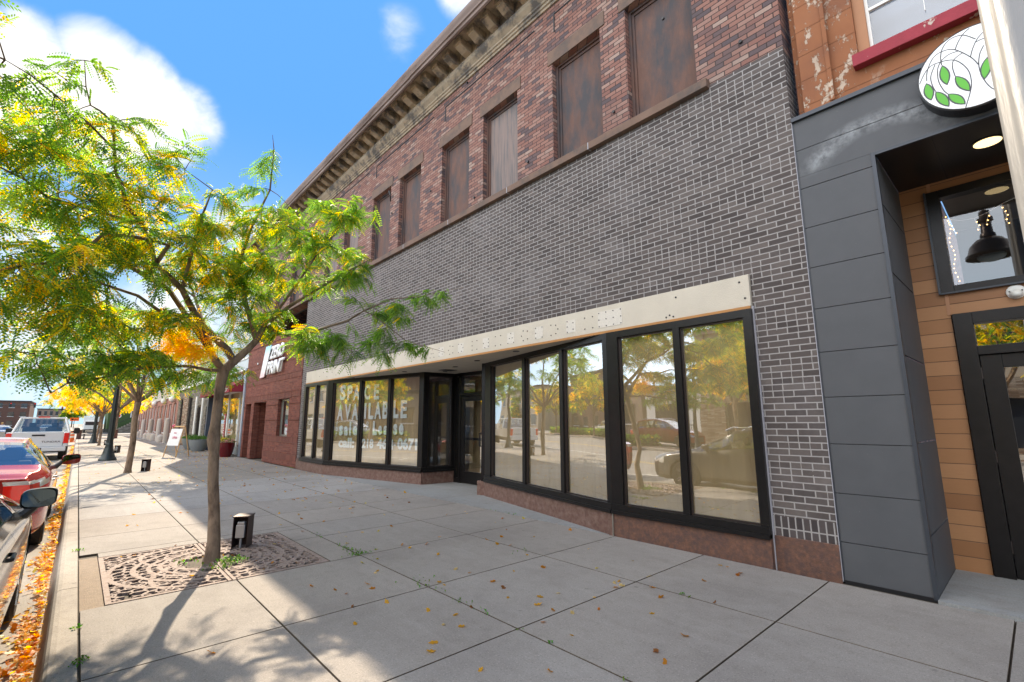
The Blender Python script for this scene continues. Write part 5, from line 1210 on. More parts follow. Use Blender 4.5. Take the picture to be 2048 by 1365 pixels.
    for x in (bp-.45, bp+.45):
        for y in (-.38, .38): se_.box(x, x+.14, y-.24, y+.24, .55, 1.12).box(x+.02, x+.12, y-.12, y+.12, 1.12, 1.28)
    part(se_, 'seats', K['dark'], t, bevel=.03)
    tyre = MB().lathe([(wr-.10, -.105), (wr-.03, -.11), (wr, -.085), (wr, .085), (wr-.03, .11), (wr-.10, .105)], (0, 0, 0), 36, 'y')
    rim = MB().lathe([(wr-.10, .10), (wr-.115, .10), (wr-.125, .03), (.02, .02)], (0, 0, 0), 30, 'y')
    sp_ = MB()
    for k in range(5):
        for o_ in (-.13, .13):
            a = 6.283*k/5; b_ = a+o_
            sp_.tube([(.03*math.cos(a), .075, .03*math.sin(a)), ((wr-.11)*math.cos(b_), .095, (wr-.11)*math.sin(b_))], [.03, .02], 6)
    sp_.lathe([(.06, .02), (.06, .09), (.01, .1)], (0, 0, 0), 14, 'y')
    for wx in wheels:
        for sg_ in (-1, 1):
            w_ = part(tyre, 'wheel', K['rubber'], t, smooth=True); w_.location = (wx, sg_*(W/2-.13), wr)
            if sg_ < 0: w_.rotation_euler = (0, 0, math.pi)
            part(rim, 'rim', K['black'], w_, smooth=True); part(sp_, 'spokes', K['alloy'], w_, smooth=True)
    # handles and mirrors
    for hx in (bp-.16+hoff, win[1]-.05+hoff):
        for sg_ in (-1, 1):
            y = sg_*(wid(hx)*.985); z = fb(hx)-.13
            part(MB().tube([(hx-.10, y-sg_*.01, z), (hx-.085, y+sg_*.018, z), (hx+.07, y+sg_*.018, z), (hx+.09, y-sg_*.01, z)], .012, 8), 'door_handle', K['black'] if dark_lower else K['black'], t, smooth=True)
    mx = win[0]-.12
    for sg_ in (-1, 1):
        y = sg_*wid(mx); z = fb(mx)+.06
        mo = MB()
        cx_, cy_ = mx, y+sg_*mo_off
        n0 = 20; prof_ = [(-.13, .3), (-.10, .8), (-.03, 1.0), (.045, 1.0), (.05, .93)]
        b0_ = len(mo.v)
        for (dx, s__) in prof_:
            for k in range(n0):
                shr = .22
                a = 6.283*k/n0; cc = math.copysign(abs(math.cos(a))**.55, math.cos(a)); ss = math.copysign(abs(math.sin(a))**.55, math.sin(a)); mo.v.append((cx_+dx+shr*sg_*cc*.125*s__*msz, cy_+cc*.125*s__*msz, z+.05+ss*.085*s__*msz+.01*cc))
        for i_ in range(len(prof_)-1):
            for k in range(n0): k2 = (k+1) % n0; mo.f.append((b0_+i_*n0+k, b0_+i_*n0+k2, b0_+(i_+1)*n0+k2, b0_+(i_+1)*n0+k))
        mo.f.append(tuple(b0_+k for k in range(n0)))
        m_ = part(mo, 'door_mirror', paint if not dark_lower else K['black'], t, smooth=True)
        gl = MB(); gl.v = [(cx_+.053+.22*sg_*math.copysign(abs(math.cos(6.283*k/n0))**.55, math.cos(6.283*k/n0))*.112*msz, cy_+math.copysign(abs(math.cos(6.283*k/n0))**.55, math.cos(6.283*k/n0))*.112*msz, z+.05+math.copysign(abs(math.sin(6.283*k/n0))**.55, math.sin(6.283*k/n0))*.078*msz) for k in range(n0)]; gl.f = [tuple(range(n0))]
        part(gl, 'mirror_glass', K['mirror'], m_)
        part(MB().tube([(cx_, y-sg_*.05, z-.08), (cx_, y-sg_*.0, z-.03), (cx_, y+sg_*.04, z+.02)], [.045, .035, .03], 8), 'mirror_arm', K['black'], m_, smooth=True)
    if rails:
        for sg_ in (-1, 1): part(MB().tube([(1.9, sg_*.52, ft(2.2)-.03), (2.1, sg_*.52, ft(2.4)+.03), (3.6, sg_*.52, ft(3.6)+.03), (3.85, sg_*.52, ft(3.8)-.02)], .018, 6), 'roof_rail', K['chrome'], t, smooth=True)
    return t
K['mirror'] = M('mirror_glass', (.22, .25, .24), .02, 1, var=0)
sed_top = [(0, .66), (.12, .74), (.5, .82), (1.1, .93), (1.3, 1.0), (2.1, 1.38), (2.7, 1.455), (3.2, 1.44), (3.6, 1.36), (4.1, 1.12), (4.3, 1.06), (4.6, 1.04), (4.65, .95)]
sed_belt = [(0, .60), (.5, .78), (1.2, .90), (3.0, .97), (4.0, 1.01), (4.65, .92)]
suv_top = [(0, .72), (.12, .84), (.5, .95), (1.05, 1.04), (1.25, 1.1), (2.0, 1.55), (2.6, 1.66), (3.6, 1.66), (4.1, 1.58), (4.45, 1.2), (4.6, 1.0)]
suv_belt = [(0, .68), (.5, .88), (1.2, 1.0), (3.0, 1.06), (4.2, 1.12), (4.6, .98)]
c1 = car('parked_car', 'red sedan parked at the kerb with its rear window and tail lights showing', 'car', K['redcar'], 4.65, 1.78, sed_top, sed_belt, tail=(.46, .70, .93))
c1.location = (-13.25, -1.06, -.15)
c2 = car('parked_car', 'charcoal car cut by the left edge, its right wing mirror sticking out over the kerb', 'car', K['darkcar'], 4.75, 1.84, [(x*1.02, z+.06) for x, z in sed_top], [(x*1.02, z+.04) for x, z in sed_belt], wheels=(.98, 3.75), wr=.35, tail=(.42, .72, .98), dark_lower=True, rails=True, mo_off=.035, hoff=.36, msz=.86)
c2.location = (-7.1, -1.12, -.15)
c3 = car('parked_suv', 'red sport utility car parked beyond the hedge across the street', 'suv', K['redcar'], 4.6, 1.82, suv_top, suv_belt, wheels=(.9, 3.6), win=(1.6, 4.0), bp=2.7, wscr=(1.1, 2.0), rgl=(4.1, 4.5), tail=(.3, .8, 1.1), dark_lower=True, rails=True)
c3.location = (-13.7, -16.6, 0); c3.rotation_euler = (0, 0, math.pi)
c4 = car('parked_suv', 'white sport utility car parked across the street behind a low hedge', 'suv', K['whitecar'], 4.6, 1.82, suv_top, suv_belt, wheels=(.9, 3.6), win=(1.6, 4.0), bp=2.7, wscr=(1.1, 2.0), rgl=(4.1, 4.5), tail=(.3, .8, 1.1), rails=True)
c4.location = (-30.5, -16.8, 0); c4.rotation_euler = (0, 0, math.pi)
c5 = dup(c4, (-49.5, -16.5, 0), 0, 'white sport utility car in the lot beside the long brown building')
c6 = car('driving_car', 'silver grey car far down the street left of the pickup truck', 'car', K['silver'], 4.65, 1.78, sed_top, sed_belt, tail=(.42, .72, .98))
c6.location = (-64, -6.6+1.6, -.15)
dup(c6, (-104, -3.5, -.15), 0, 'silver car parked far beyond the person in the street')
# pickup truck
tkx = thing('pickup_truck', 'white pickup truck parked ahead of the red sedan, tailgate facing back', 'pickup truck', (-35.8, -1.25, -.15), 0, None, True)
Wt = 1.01
tb = MB()
tb.box(3.55, 5.75, -Wt, -Wt+.09, .62, 1.26).box(3.55, 5.75, Wt-.09, Wt, .62, 1.26).box(3.55, 3.6, -Wt+.09, Wt-.09, .62, 1.26).box(3.6, 5.7, -Wt+.09, Wt-.09, .6, .68).box(.25, 3.55, -Wt, Wt, .62, 1.12)
tb.box(0.1, .25, -.9, .9, .55, 1.05)
part(tb, 'body', K['whitecar'], tkx, bevel=.035)
tgate = part(MB().box(5.72, 5.8, -.82, .82, .62, 1.27), 'tailgate', K['whitecar'], tkx, bevel=.02)
part(MB().box(5.8, 5.815, -.21, .21, 1.09, 1.16), 'tailgate_handle', K['black'], tgate, bevel=.004)
fit_text('TUNDRA', 'tailgate_word', K['black'], tgate, (5.806, .12, .80), (0, 1, 0), .62, .075, .002)
for s in (-1, 1):
    tl = MB(); y0, y1 = sorted((s*.83, s*1.012)); tl.box(5.62, 5.815, y0, y1, .76, 1.22); part(tl, 'tail_light', K['taill'], tkx, bevel=.02)
    part(MB().box(5.6, 5.78, min(s*.84, s*1.0), max(s*.84, s*1.0), .62, .755), 'rear_corner', K['whitecar'], tkx, bevel=.02)
part(MB().box(5.75, 5.98, -.95, .95, .42, .62), 'rear_bumper', K['whitecar'], tkx, bevel=.03)
part(MB().box(5.981, 5.985, -.16, .16, .45, .58), 'number_plate', K['sgrey'], tkx)
cb = MB()
def fr_(x, hw, z): return [(x, -hw, z), (x, hw, z)]
# cab as tapered shell with window openings: pillars + roof
cbp = {'low_r': (3.5, .98, 1.2), 'up_r': (3.2, .78, 1.90), 'low_f': (1.15, .98, 1.12), 'up_f': (1.9, .78, 1.88)}
def V3(k_, s): x, y, z = cbp[k_]; return Vector((x, s*y, z))
for s in (-1, 1):
    cb.tube([V3('low_r', s), V3('up_r', s)], .06, 6); cb.tube([V3('low_f', s), V3('up_f', s)], .05, 6); m0 = V3('low_r', s).lerp(V3('low_f', s), .48); m1 = V3('up_r', s).lerp(V3('up_f', s), .42); cb.tube([m0, m1], .04, 6)
    cb.tube([V3('up_r', s), V3('up_f', s)], .05, 6)
cb.prism([(3.22, -.79), (3.22, .79), (1.88, .79), (1.88, -.79)], 1.87, 1.95); cb.box(1.1, 3.56, -.98, .98, 1.08, 1.2)
part(cb, 'cab', K['whitecar'], tkx, smooth=False, bevel=.02)
rg = MB(); rg.quad(V3('low_r', -1), V3('low_r', 1), V3('up_r', 1), V3('up_r', -1)); part(rg, 'rear_window', K['carglass'], tkx)
rg = MB(); rg.quad(V3('low_f', -1), V3('up_f', -1), V3('up_f', 1), V3('low_f', 1)); part(rg, 'windscreen', K['carglass'], tkx)
for s in (-1, 1): rg = MB(); rg.quad(V3('low_r', s), V3('up_r', s), V3('up_f', s), V3('low_f', s)); part(rg, 'side_window', K['carglass'], tkx)
part(MB().box(3.18, 3.24, -.2, .2, 1.93, 1.975), 'brake_light', K['taill'], tkx)
se_ = MB()
for y in (-.4, .4): se_.box(2.3, 2.5, y-.25, y+.25, .9, 1.5).box(2.32, 2.45, y-.13, y+.13, 1.5, 1.68).box(3.1, 3.2, y-.3, y+.3, .9, 1.45)
part(se_, 'seats', K['dark'], tkx, bevel=.03)
part(MB().box(.4, 5.6, -.75, .75, .35, .62), 'chassis', K['black'], tkx)
for wx in (1.0, 4.65):
    for sg_ in (-1, 1):
        w_ = part(MB().lathe([(.27, -.13), (.37, -.14), (.40, -.11), (.40, .11), (.37, .14), (.27, .13)], (0, 0, 0), 30, 'y'), 'wheel', K['rubber'], tkx, smooth=True); w_.location = (wx, sg_*(Wt-.17), .4)
        part(MB().lathe([(.27, -.12), (.27, .12), (.1, .1)], (0, 0, 0), 20, 'y'), 'rim', K['alloy'], w_)
for s in (-1, 1):
    m_ = part(MB().box(1.5, 1.62, min(s*1.12, s*1.36), max(s*1.12, s*1.36), 1.12, 1.42), 'door_mirror', K['black'], tkx, bevel=.03); part(MB().tube([(1.55, s*.95, 1.2), (1.56, s*1.15, 1.25)], .03, 6), 'mirror_arm', K['black'], m_)
# ================================================================ far end of the street
bn = thing('street_bench', 'long dark wooden bench between brick piers at the end of the pavement', 'bench', (-62, 1.5, 0))
part(MB().box(-62.6, -62.1, .35, 2.6, .42, .5), 'seat', K['roofing'], bn); bk_ = MB()
for z in (.55, .68, .81): bk_.box(-62.65, -62.6, .35, 2.6, z, z+.11)
part(bk_, 'backrest', K['roofing'], bn); part(MB().box(-62.5, -62.2, .5, .6, 0, .42).box(-62.5, -62.2, 2.3, 2.4, 0, .42), 'legs', K['black'], bn)
for y in (.0, 2.7): part(MB().box(-62.8, -62.1, y, y+.35, 0, .8).box(-62.85, -62.05, y-.04, y+.39, .8, .88), 'brick_pier', K['redbrn'], bn)
def block(label, mat_, x0, x1, y0, y1, h, cat_='building', nwx=6, nwz=2, wins=True, name='far_building', face='x', gm=None, ratio=.5, z0=None):
    b = thing(name, label, cat_, ((x0+x1)/2, (y0+y1)/2, 0))
    part(MB().box(x0, x1, y0, y1, -.2, h), 'walls', mat_, b); part(MB().box(x0-.2, x1+.2, y0-.2, y1+.2, h, h+.35), 'parapet', K['roofing'] if gm is None else gm, b)
    for r_i in range(nwz):
        zz = h*(r_i+.3)/nwz if z0 is None else z0+r_i*3; hh = min(1.8, h/nwz*.5)
        if face == 'x':
            for k in range(nwx):
                w = (y1-y0)/nwx; a = y0+w*(k+.25); f = part(MB().box(x1, x1+.08, a-.08, a+w*ratio+.08, zz-.1, zz), 'window', K['white'], b)
                part(MB().box(x1-.02, x1+.03, a, a+w*ratio, zz, zz+hh), 'pane', K['pane_far'], f)
        else:
            for k in range(nwx):
                w = (x1-x0)/nwx; a = x0+w*(k+.25); f = part(MB().box(a-.1, a+w*ratio+.1, y1, y1+.08, zz-.1, zz), 'window', K['white'], b)
                part(MB().box(a, a+w*ratio, y1-.02, y1+.03, zz, zz+hh), 'pane', K['pane_far'], f)
    return b
K['pane_far'] = M('dark_window_glass', (.03, .035, .045), .08, var=.1, spec=.8)
block('dark brown brick block far away at the left end of the street', K['redbrn'], -262, -238, -34, -13.2, 9.0, nwx=7, nwz=3)
block('lower long grey brown block far away right of the taller brick one', K['taupe'], -300, -275, -13, -4.5, 7.2, nwx=5, nwz=2)
block('pale building far behind the trees across the cross street', K['beige'], -150, -135, 6, 18, 7, nwx=4, nwz=2)
sbn = thing('stone_steps_building', 'dark ivy green building with white windows above grey stone steps past the cross street', 'building', (-100, 6, 0))
part(MB().box(-112, -100, 3.4, 20, 0, 6.5), 'walls', M('ivy_wall', (.05, .09, .03), .95, var=.5, scale=20, bump=1), sbn); stp = MB()
for k in range(8): stp.box(-100, -96.5+.0*k, 3.9+k*.32, 9, k*.2, (k+1)*.2)
part(stp, 'steps', K['gledge'], sbn)
for y in (6.2, 7.6): w = part(MB().box(-99.95, -99.8, y, y+.9, 2.4, 4.2), 'window', K['white'], sbn); part(MB().box(-99.79, -99.77, y+.1, y+.8, 2.5, 4.1), 'pane', K['pane_far'], w)
part(MB().tube([(-97, 3.6, 0), (-97, 3.6, 1.0), (-97, 6.5, 2.6)], .04, 6), 'handrail', K['black'], sbn)
ns = thing('road_sign', 'small round red and white sign on a thin post before the ivy building', 'sign', (-80, 3.6, 0)); part(MB().tube([(-80, 3.75, 0), (-80, 3.75, 2.7)], .03, 6), 'post', K['bare'], ns)
part(MB().tube([(-79.96, 3.75, 2.45), (-79.93, 3.75, 2.45)], .3, 20), 'disc', K['white'], ns); part(MB().tube([(-79.93, 3.75, 2.45), (-79.92, 3.75, 2.45)], .2, 20), 'red_disc', K['taill'], ns)
os_ = thing('detour_sign', 'orange construction sign with black arrow on a stand past the pickup truck', 'sign', (-70, -.35, 0), 0)
part(MB().tube([(-70.05, -.35, 0), (-70.05, -.35, 2.3)], .03, 6), 'post', K['black'], os_); part(MB().box(-70, -69.97, -.72, .02, 1.75, 2.1), 'board', K['orange'], os_); part(MB().box(-69.97, -69.96, -.6, -.1, 1.9, 1.95).box(-69.97, -69.96, -.6, -.45, 1.84, 2.01), 'arrow', K['black'], os_)
for i, (x, y) in enumerate(((-66, -.5), (-58, -.35), (-90, -8.6), (-93, -9.3))):
    b_ = thing('traffic_barrel', ['orange barrel near the kerb below the detour sign', 'orange barrel just past the pickup truck', 'orange barrel across the street near the far tree, nearer one', 'orange barrel across the street near the far tree, farther one'][i], 'barrel', (x, y, -.15 if i != 1 else -.15), 0, 'orange traffic barrels', True)
    part(MB().lathe([(.3, 0), (.3, .08), (.25, .1), (.22, .95), (.1, 1.0)], (0, 0, 0), 16), 'body', K['orange'], b_, smooth=True); part(MB().lathe([(.243, .4), (.235, .55)], (0, 0, 0), 16).lathe([(.23, .7), (.226, .82)], (0, 0, 0), 16), 'bands', K['white'], b_)
def mast(label, x, ypole, yend, h, sigs):
    m = thing('traffic_signal_mast', label, 'traffic signal', (x, ypole, 0)); part(MB().tube([(x, ypole, 0), (x, ypole, h+.3)], [.16, .11], 10), 'pole', K['lampost'], m); part(MB().tube([(x, ypole, h), (x, yend, h+.1)], [.1, .06], 8), 'arm', K['lampost'], m)
    for y in sigs: s = part(MB().box(x+.1, x+.35, y-.18, y+.18, h-.45, h+.65), 'signal_head', K['black'], m); part(MB().tube([(x+.35, y, h+.4), (x+.38, y, h+.4)], .12, 12), 'lens', K['taill'], s)
mast('traffic signal mast reaching over the street from the left', -150, -19.5, -6.3, 5.4, (-11.3, -7.6)); mast('farther traffic signal arm coming from the right, half hidden by yellow leaves', -175, 4.5, -6.4, 5.2, (-3.6,))
vn = thing('box_truck', 'white box truck waiting beyond the bench at the cross street', 'truck', (-104, 1.5, 0)); part(MB().box(-110, -105, .6, 2.8, .6, 2.6), 'box', K['white'], vn); part(MB().box(-104.9, -103.3, .7, 2.7, .5, 1.9), 'cab', K['white'], vn, bevel=.1); part(MB().box(-103.31, -103.28, .85, 2.55, 1.2, 1.75), 'windscreen', K['pane_far'], vn)
wl_ = MB()
for x in (-108.5, -104.2):
    for y in (.75, 2.5): wl_.lathe([(.4, y), (.4, y+.2)], (x, 0, .4), 16, 'y')
part(wl_, 'wheels', K['rubber'], vn)
# running person
K['skin'] = M('skin', (.5, .3, .22), .6); K['shirt'] = M('pale_grey_shirt', (.6, .6, .62), .8); K['shorts'] = M('dark_leggings', (.06, .045, .06), .8); K['hair'] = M('blond_hair', (.5, .3, .1), .8)
def skinned(name, verts, edges, radii, mat_, parent, lvl=1):
    me = bpy.data.meshes.new(name); me.from_pydata(verts, edges, []); o = _link(me, name, mat_, parent)
    m = o.modifiers.new('s', 'SKIN'); me.skin_vertices.new() if not me.skin_vertices else None
    for i, r_ in enumerate(radii): me.skin_vertices[0].data[i].radius = (r_, r_)
    me.skin_vertices[0].data[0].use_root = True
    s = o.modifiers.new('d', 'SUBSURF'); s.levels = lvl; s.render_levels = lvl; return o
pp = thing('person', 'person in pale shirt and dark leggings jogging across the far street', 'person', (-88, -7.1, -.15), R(75), None, True)
vs = [(0, 0, .95), (0, 0, 1.15), (0, 0, 1.38), (0, .0, 1.5), (.0, .02, 1.66), (.2, 0, 1.42), (.28, .22, 1.2), (.2, .42, 1.28), (.18, .5, 1.31), (-.2, 0, 1.42), (-.3, -.2, 1.2), (-.32, .02, 1.05), (-.32, .1, 1.02), (.1, 0, .92), (.14, .34, .62), (.13, .25, .16), (.13, .42, .08), (-.1, 0, .92), (-.12, -.28, .58), (-.12, -.68, .42), (-.12, -.72, .28)]
es = [(0, 1), (1, 2), (2, 3), (3, 4), (2, 5), (5, 6), (6, 7), (7, 8), (2, 9), (9, 10), (10, 11), (11, 12), (0, 13), (13, 14), (14, 15), (15, 16), (0, 17), (17, 18), (18, 19), (19, 20)]
rd = [.14, .13, .15, .05, .10, .06, .045, .035, .04, .06, .045, .035, .04, .10, .065, .04, .04, .10, .065, .04, .04]
skinned('body', vs, es, rd, K['skin'], pp)
skinned('shirt', [(0, 0, .98), (0, 0, 1.15), (0, 0, 1.4), (.2, 0, 1.42), (.26, .14, 1.28), (-.2, 0, 1.42), (-.27, -.13, 1.28)], [(0, 1), (1, 2), (2, 3), (3, 4), (2, 5), (5, 6)], [.155, .145, .165, .075, .06, .075, .06], K['shirt'], pp)
skinned('leggings', [(0, 0, .97), (.1, 0, .9), (.14, .34, .62), (.13, .27, .25), (-.1, 0, .9), (-.12, -.28, .58), (-.12, -.6, .45)], [(0, 1), (1, 2), (2, 3), (0, 4), (4, 5), (5, 6)], [.15, .11, .072, .05, .11, .072, .05], K['shorts'], pp)
part(MB().ball((0, -.02, 1.70), .115, 12, 1.05), 'hair', K['hair'], pp, smooth=True)
# far trees and horizon greenery
def simple_tree(label, loc, h, r, seed, yel, group=None):
    t = street_tree('far_tree', label, seed, h, r, h*.3, yel, 1.0, group, ll=.26, lw=.10, tr_=.16, per=4, L=.5, pairs=4); t.location = loc; return t
ft_ = simple_tree('leafy green tree at the left edge before the dark brick block', (-118, -13.5, 0), 7, 3.2, 71, .15)
dup(ft_, (-150, -22, 0), 2, 'far green tree behind the left traffic signal pole'); dup(ft_, (-270, -2, 0), 1, 'distant green tree right of the grey brown block', 1.4); dup(ft_, (-130, 6, 0), 3, 'dark green tree behind the ivy building', 1.3)
dup(ft_, (-95, -21, 0), 4, 'green tree across the street beside the orange barrels')
# ================================================================ across the street (seen in the glass)
ob = thing('render_shop_building', 'two storey pale render shop with stacked stone ground floor across the street', 'building', (-5, -20, 0))
part(MB().box(-15, 4, -30, -19.5, 3.5, 7.2), 'upper_wall', K['beige'], ob); part(MB().box(-15.2, 4.2, -30.2, -19.3, 7.2, 7.5).box(-15.1, -14.5, -19.5, -19.35, 3.5, 7.2), 'parapet', K['taupe'], ob)
part(walls([(-13.5, -8.2, .3, 2.6), (-7.4, -3, .3, 2.6), (-2, 3, .3, 2.6)], -15, 4, 0, 3.5, MB(), -19.9, -19.4), 'stone_wall', K['ledge'], ob)
for (a, b) in ((-13.5, -8.2), (-7.4, -3), (-2, 3)):
    w = part(MB().box(a, a+.1, -19.7, -19.6, .3, 2.6).box(b-.1, b, -19.7, -19.6, .3, 2.6).box((a+b)/2-.05, (a+b)/2+.05, -19.7, -19.6, .3, 2.6), 'shop_window', K['bare'], ob); part(MB().box(a, b, -19.75, -19.7, .3, 2.6), 'pane', K['pane_far'], w)
for a in (-12.5, -7, -1.5): w = part(MB().box(a-.1, a+3.1, -19.5, -19.42, 4.4, 6.1), 'upper_window', K['white'], ob); part(MB().box(a, a+1.45, -19.42, -19.4, 4.5, 6.0).box(a+1.55, a+3, -19.42, -19.4, 4.5, 6.0), 'pane', K['pane_far'], w)
block('low white building with dark window beside the stone shop across the street', K['white'], -24, -15.6, -34, -27, 4.2, face='y', nwx=2, nwz=1)
block('low long taupe building behind the parking lot across the street', K['taupe'], -36, -24.5, -36, -27, 4.6, face='y', nwx=4, nwz=1)
block('long three storey brown building with beige ground floor across the street', K['redbrn'], -78, -38, -40, -25, 9.5, face='y', nwx=10, nwz=3)
block('beige building with ribbed wall across the street far along', K['beige'], -110, -82, -34, -20, 8, face='y', nwx=6, nwz=2)
block('brown building far behind the viewer at the next corner', K['redbrn'], 60, 75, -30, 30, 9, nwx=8, nwz=3)
block('tan two storey building across the street to the right of the render shop', K['beige'], 6, 26, -30, -19, 8, face='y', nwx=5, nwz=2)
def hedge(label, x0, x1, y0, y1, h, seed):
    q = np.random.RandomState(seed); n = int((x1-x0)*260); P = np.stack([x0+(x1-x0)*q.rand(n), y0+(y1-y0)*q.rand(n), h*(1-.35*q.rand(n)**2)*(.8+.2*np.sin(q.rand(n)*6))], 1); P[: n//2, 2] *= q.rand(n//2); D = q.randn(n, 3); D[:, 2] = abs(D[:, 2])
    t = thing('hedge', label, 'hedge', ((x0+x1)/2, (y0+y1)/2, 0), 0, None, True); o = np.array([(x0+x1)/2, (y0+y1)/2, 0]); fronds(P-o, D, [.06]*n, seed, 'foliage', t, L=.18, pairs=3, lw=.03, ll=.07)
    part(MB().box(x0+.15-o[0], x1-.15-o[0], y0+.12-o[1], y1-.12-o[1], 0, h*.75), 'core', M('hedge_core', (.02, .035, .012), 1), t)
hedge('low hedge across the street before the red car', -22, -15.5, -15.3, -14.75, .7, 1); hedge('low hedge across the street before the white car', -36, -26, -15.3, -14.75, .75, 2); hedge('low hedge across the street far left', -62, -44, -15.3, -14.75, .8, 3)
fe = thing('iron_fence', 'thin black iron fence at the back of the parking lot across the street', 'fence', (-22, -20, 0)); fm = MB()
x = -36.0
while x < -15.6: fm.box(x, x+.03, -20.02, -19.99, 0, 1.3); x += .16
part(fm, 'bars', K['black'], fe); part(MB().box(-36, -15.6, -20.03, -19.98, 1.2, 1.24).box(-36, -15.6, -20.03, -19.98, .15, .19), 'rails', K['black'], fe)
# ================================================================ light
SEL, SAZ = R(39), R(16)
S = Vector((-math.cos(SAZ)*math.cos(SEL), math.sin(SAZ)*math.cos(SEL), math.sin(SEL)))
sun = bpy.data.lights.new('sun', 'SUN'); so = bpy.data.objects.new('sun', sun); C.objects.link(so)
sun.energy = 3.6; sun.angle = R(.53); sun.color = (1, .9, .76); so.rotation_euler = S.to_track_quat('Z', 'Y').to_euler()
w = bpy.data.worlds.new('World'); bpy.context.scene.world = w; w.use_nodes = True; nt = w.node_tree
bg = nt.nodes['Background']; sk = nt.nodes.new('ShaderNodeTexSky'); sk.sky_type = 'NISHITA'; sk.sun_disc = False
sk.sun_elevation = SEL; sk.sun_rotation = math.atan2(S.x, S.y); sk.altitude = 300; sk.air_density = 1.0; sk.dust_density = .6; sk.ozone_density = 2.2
def wn(t, **k):
    o = nt.nodes.new(t)
    for a, b in k.items(): setattr(o, a, b)
    return o
def wm(op, a, b=None, clamp=False):
    o = wn('ShaderNodeMath', operation=op); o.use_clamp = clamp
    for i, x in enumerate((a, b)):
        if x is None: continue
        if isinstance(x, (int, float)): o.inputs[i].default_value = x
        else: nt.links.new(x, o.inputs[i])
    return o.outputs[0]
tc = wn('ShaderNodeTexCoord').outputs['Generated']
n1 = wn('ShaderNodeTexNoise'); nt.links.new(tc, n1.inputs['Vector']); n1.inputs['Scale'].default_value = 7; n1.inputs['Detail'].default_value = 9; n1.inputs['Roughness'].default_value = .58; n1.inputs['Distortion'].default_value = .4
# cloud banks as soft lobes around directions of the sky
CLD = [(60, 150, 6, 1), (-10, 190, 6, .9), (150, 190, 6, 1), (205, 130, 4.6, 1), (255, 185, 5.5, 1), (300, 225, 4.6, .9), (350, 245, 5.2, .8), (200, 250, 5, 1), (110, 240, 5, .9), (785, 75, 4.5, .42), (945, -25, 4.5, .7), (30, 455, 4.5, .75), (480, 450, 4, .55), (380, 620, 8, .7), (120, 640, 8, .6), (70, 800, 6, .35), (-700, 250, 15, .6)]
acc = None
for (x, y, r_, a_) in CLD:
    d = ray(x, y).normalized(); dp = wn('ShaderNodeVectorMath', operation='DOT_PRODUCT'); nt.links.new(tc, dp.inputs[0]); dp.inputs[1].default_value = d
    c = math.cos(R(r_)); v = wm('MULTIPLY', wm('DIVIDE', wm('SUBTRACT', dp.outputs['Value'], c), 1-c, True), a_)
    acc = v if acc is None else wm('MAXIMUM', acc, v)
for d, r_, a_ in (((.8, -.5, .25), 14, .6), ((.9, .4, .5), 16, .7)):
    d = Vector(d).normalized(); dp = wn('ShaderNodeVectorMath', operation='DOT_PRODUCT'); nt.links.new(tc, dp.inputs[0]); dp.inputs[1].default_value = d
    c = math.cos(R(r_)); acc = wm('MAXIMUM', acc, wm('MULTIPLY', wm('DIVIDE', wm('SUBTRACT', dp.outputs['Value'], c), 1-c, True), a_))
m = wm('ADD', wm('MULTIPLY', acc, 1.05), wm('MULTIPLY', wm('SUBTRACT', n1.outputs[0], .5), 1.9))
m = wm('MULTIPLY', m, wm('MULTIPLY', acc, 2.2, True))
cr = wn('ShaderNodeValToRGB'); nt.links.new(m, cr.inputs[0]); cr.color_ramp.elements[0].position = .1; cr.color_ramp.elements[1].position = 1.0; cr.color_ramp.interpolation = 'EASE'
mx = wn('ShaderNodeMix', data_type='RGBA'); nt.links.new(cr.outputs[0], mx.inputs[0])
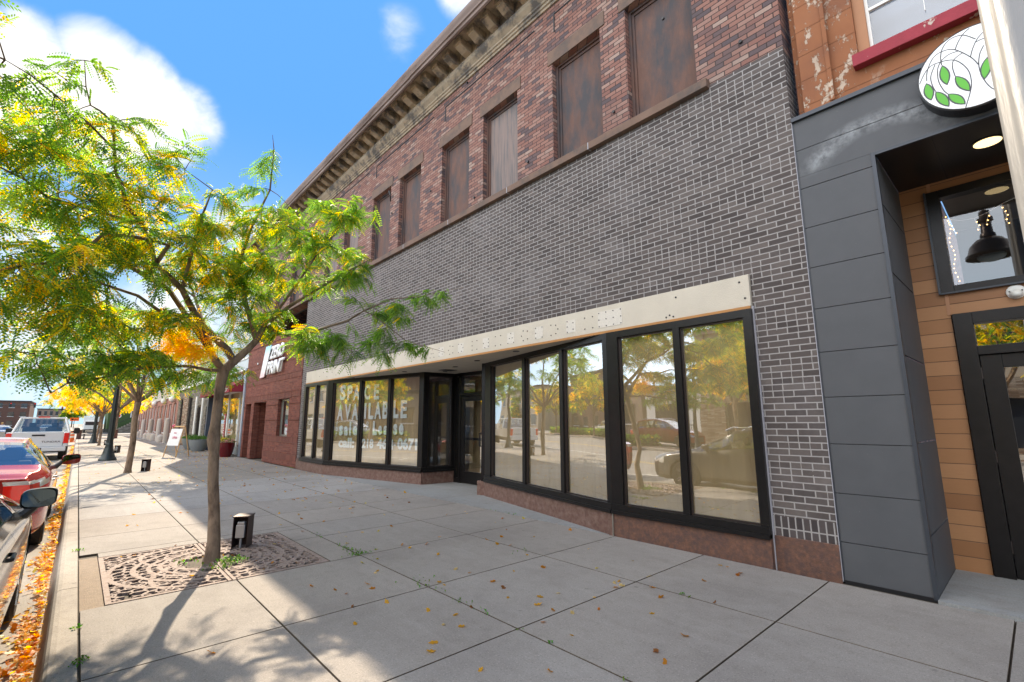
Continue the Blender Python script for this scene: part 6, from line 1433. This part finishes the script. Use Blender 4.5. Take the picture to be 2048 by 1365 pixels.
hs = wn('ShaderNodeHueSaturation'); hs.inputs['Saturation'].default_value = 1.15; nt.links.new(sk.outputs[0], hs.inputs['Color'])
sx = wn('ShaderNodeSeparateXYZ'); nt.links.new(tc, sx.inputs[0])
def wmix(f, a, b, mode='MIX'):
    o = wn('ShaderNodeMix', data_type='RGBA', blend_type=mode)
    for i, x in ((0, f), (6, a), (7, b)):
        if isinstance(x, (int, float)): o.inputs[i].default_value = x
        elif isinstance(x, tuple): o.inputs[i].default_value = (*x, 1)
        else: nt.links.new(x, o.inputs[i])
    return o.outputs[2]
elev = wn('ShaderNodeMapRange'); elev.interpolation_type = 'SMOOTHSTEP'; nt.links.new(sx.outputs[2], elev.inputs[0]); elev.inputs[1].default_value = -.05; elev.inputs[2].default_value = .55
street_fill = wn('ShaderNodeMapRange'); street_fill.interpolation_type = 'SMOOTHSTEP'; nt.links.new(sx.outputs[1], street_fill.inputs[0]); street_fill.inputs[1].default_value = -.12; street_fill.inputs[2].default_value = -.6
cap = wmix(elev.outputs[0], (1.7, 2.7, 3.6), (.36, 1.32, 3.5)); pale = wmix(elev.outputs[0], (6.0, 8.4, 11.2), (8.9, 9.4, 10.6)); cap = wmix(street_fill.outputs[0], cap, pale)  # street side of the sky brightened as added fill for the shaded front
clear = wmix(1.0, hs.outputs[0], cap, 'DARKEN'); clear = wmix(street_fill.outputs[0], clear, pale)
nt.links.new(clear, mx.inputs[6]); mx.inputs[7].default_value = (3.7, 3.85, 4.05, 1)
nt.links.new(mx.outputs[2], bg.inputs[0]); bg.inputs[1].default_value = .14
sc = bpy.context.scene
sc.view_settings.view_transform = 'Standard'; sc.view_settings.look = 'None'; sc.view_settings.exposure = 1.34; sc.view_settings.gamma = 1
sc.view_settings.use_white_balance = True; sc.view_settings.white_balance_temperature = 7400
sc.render.engine = 'CYCLES'; sc.cycles.max_bounces = 8; sc.cycles.transparent_max_bounces = 24; sc.cycles.diffuse_bounces = 4; sc.cycles.glossy_bounces = 4
sc.cycles.use_denoising = True; sc.cycles.sample_clamp_indirect = 8; sc.cycles.caustics_reflective = False; sc.cycles.caustics_refractive = False
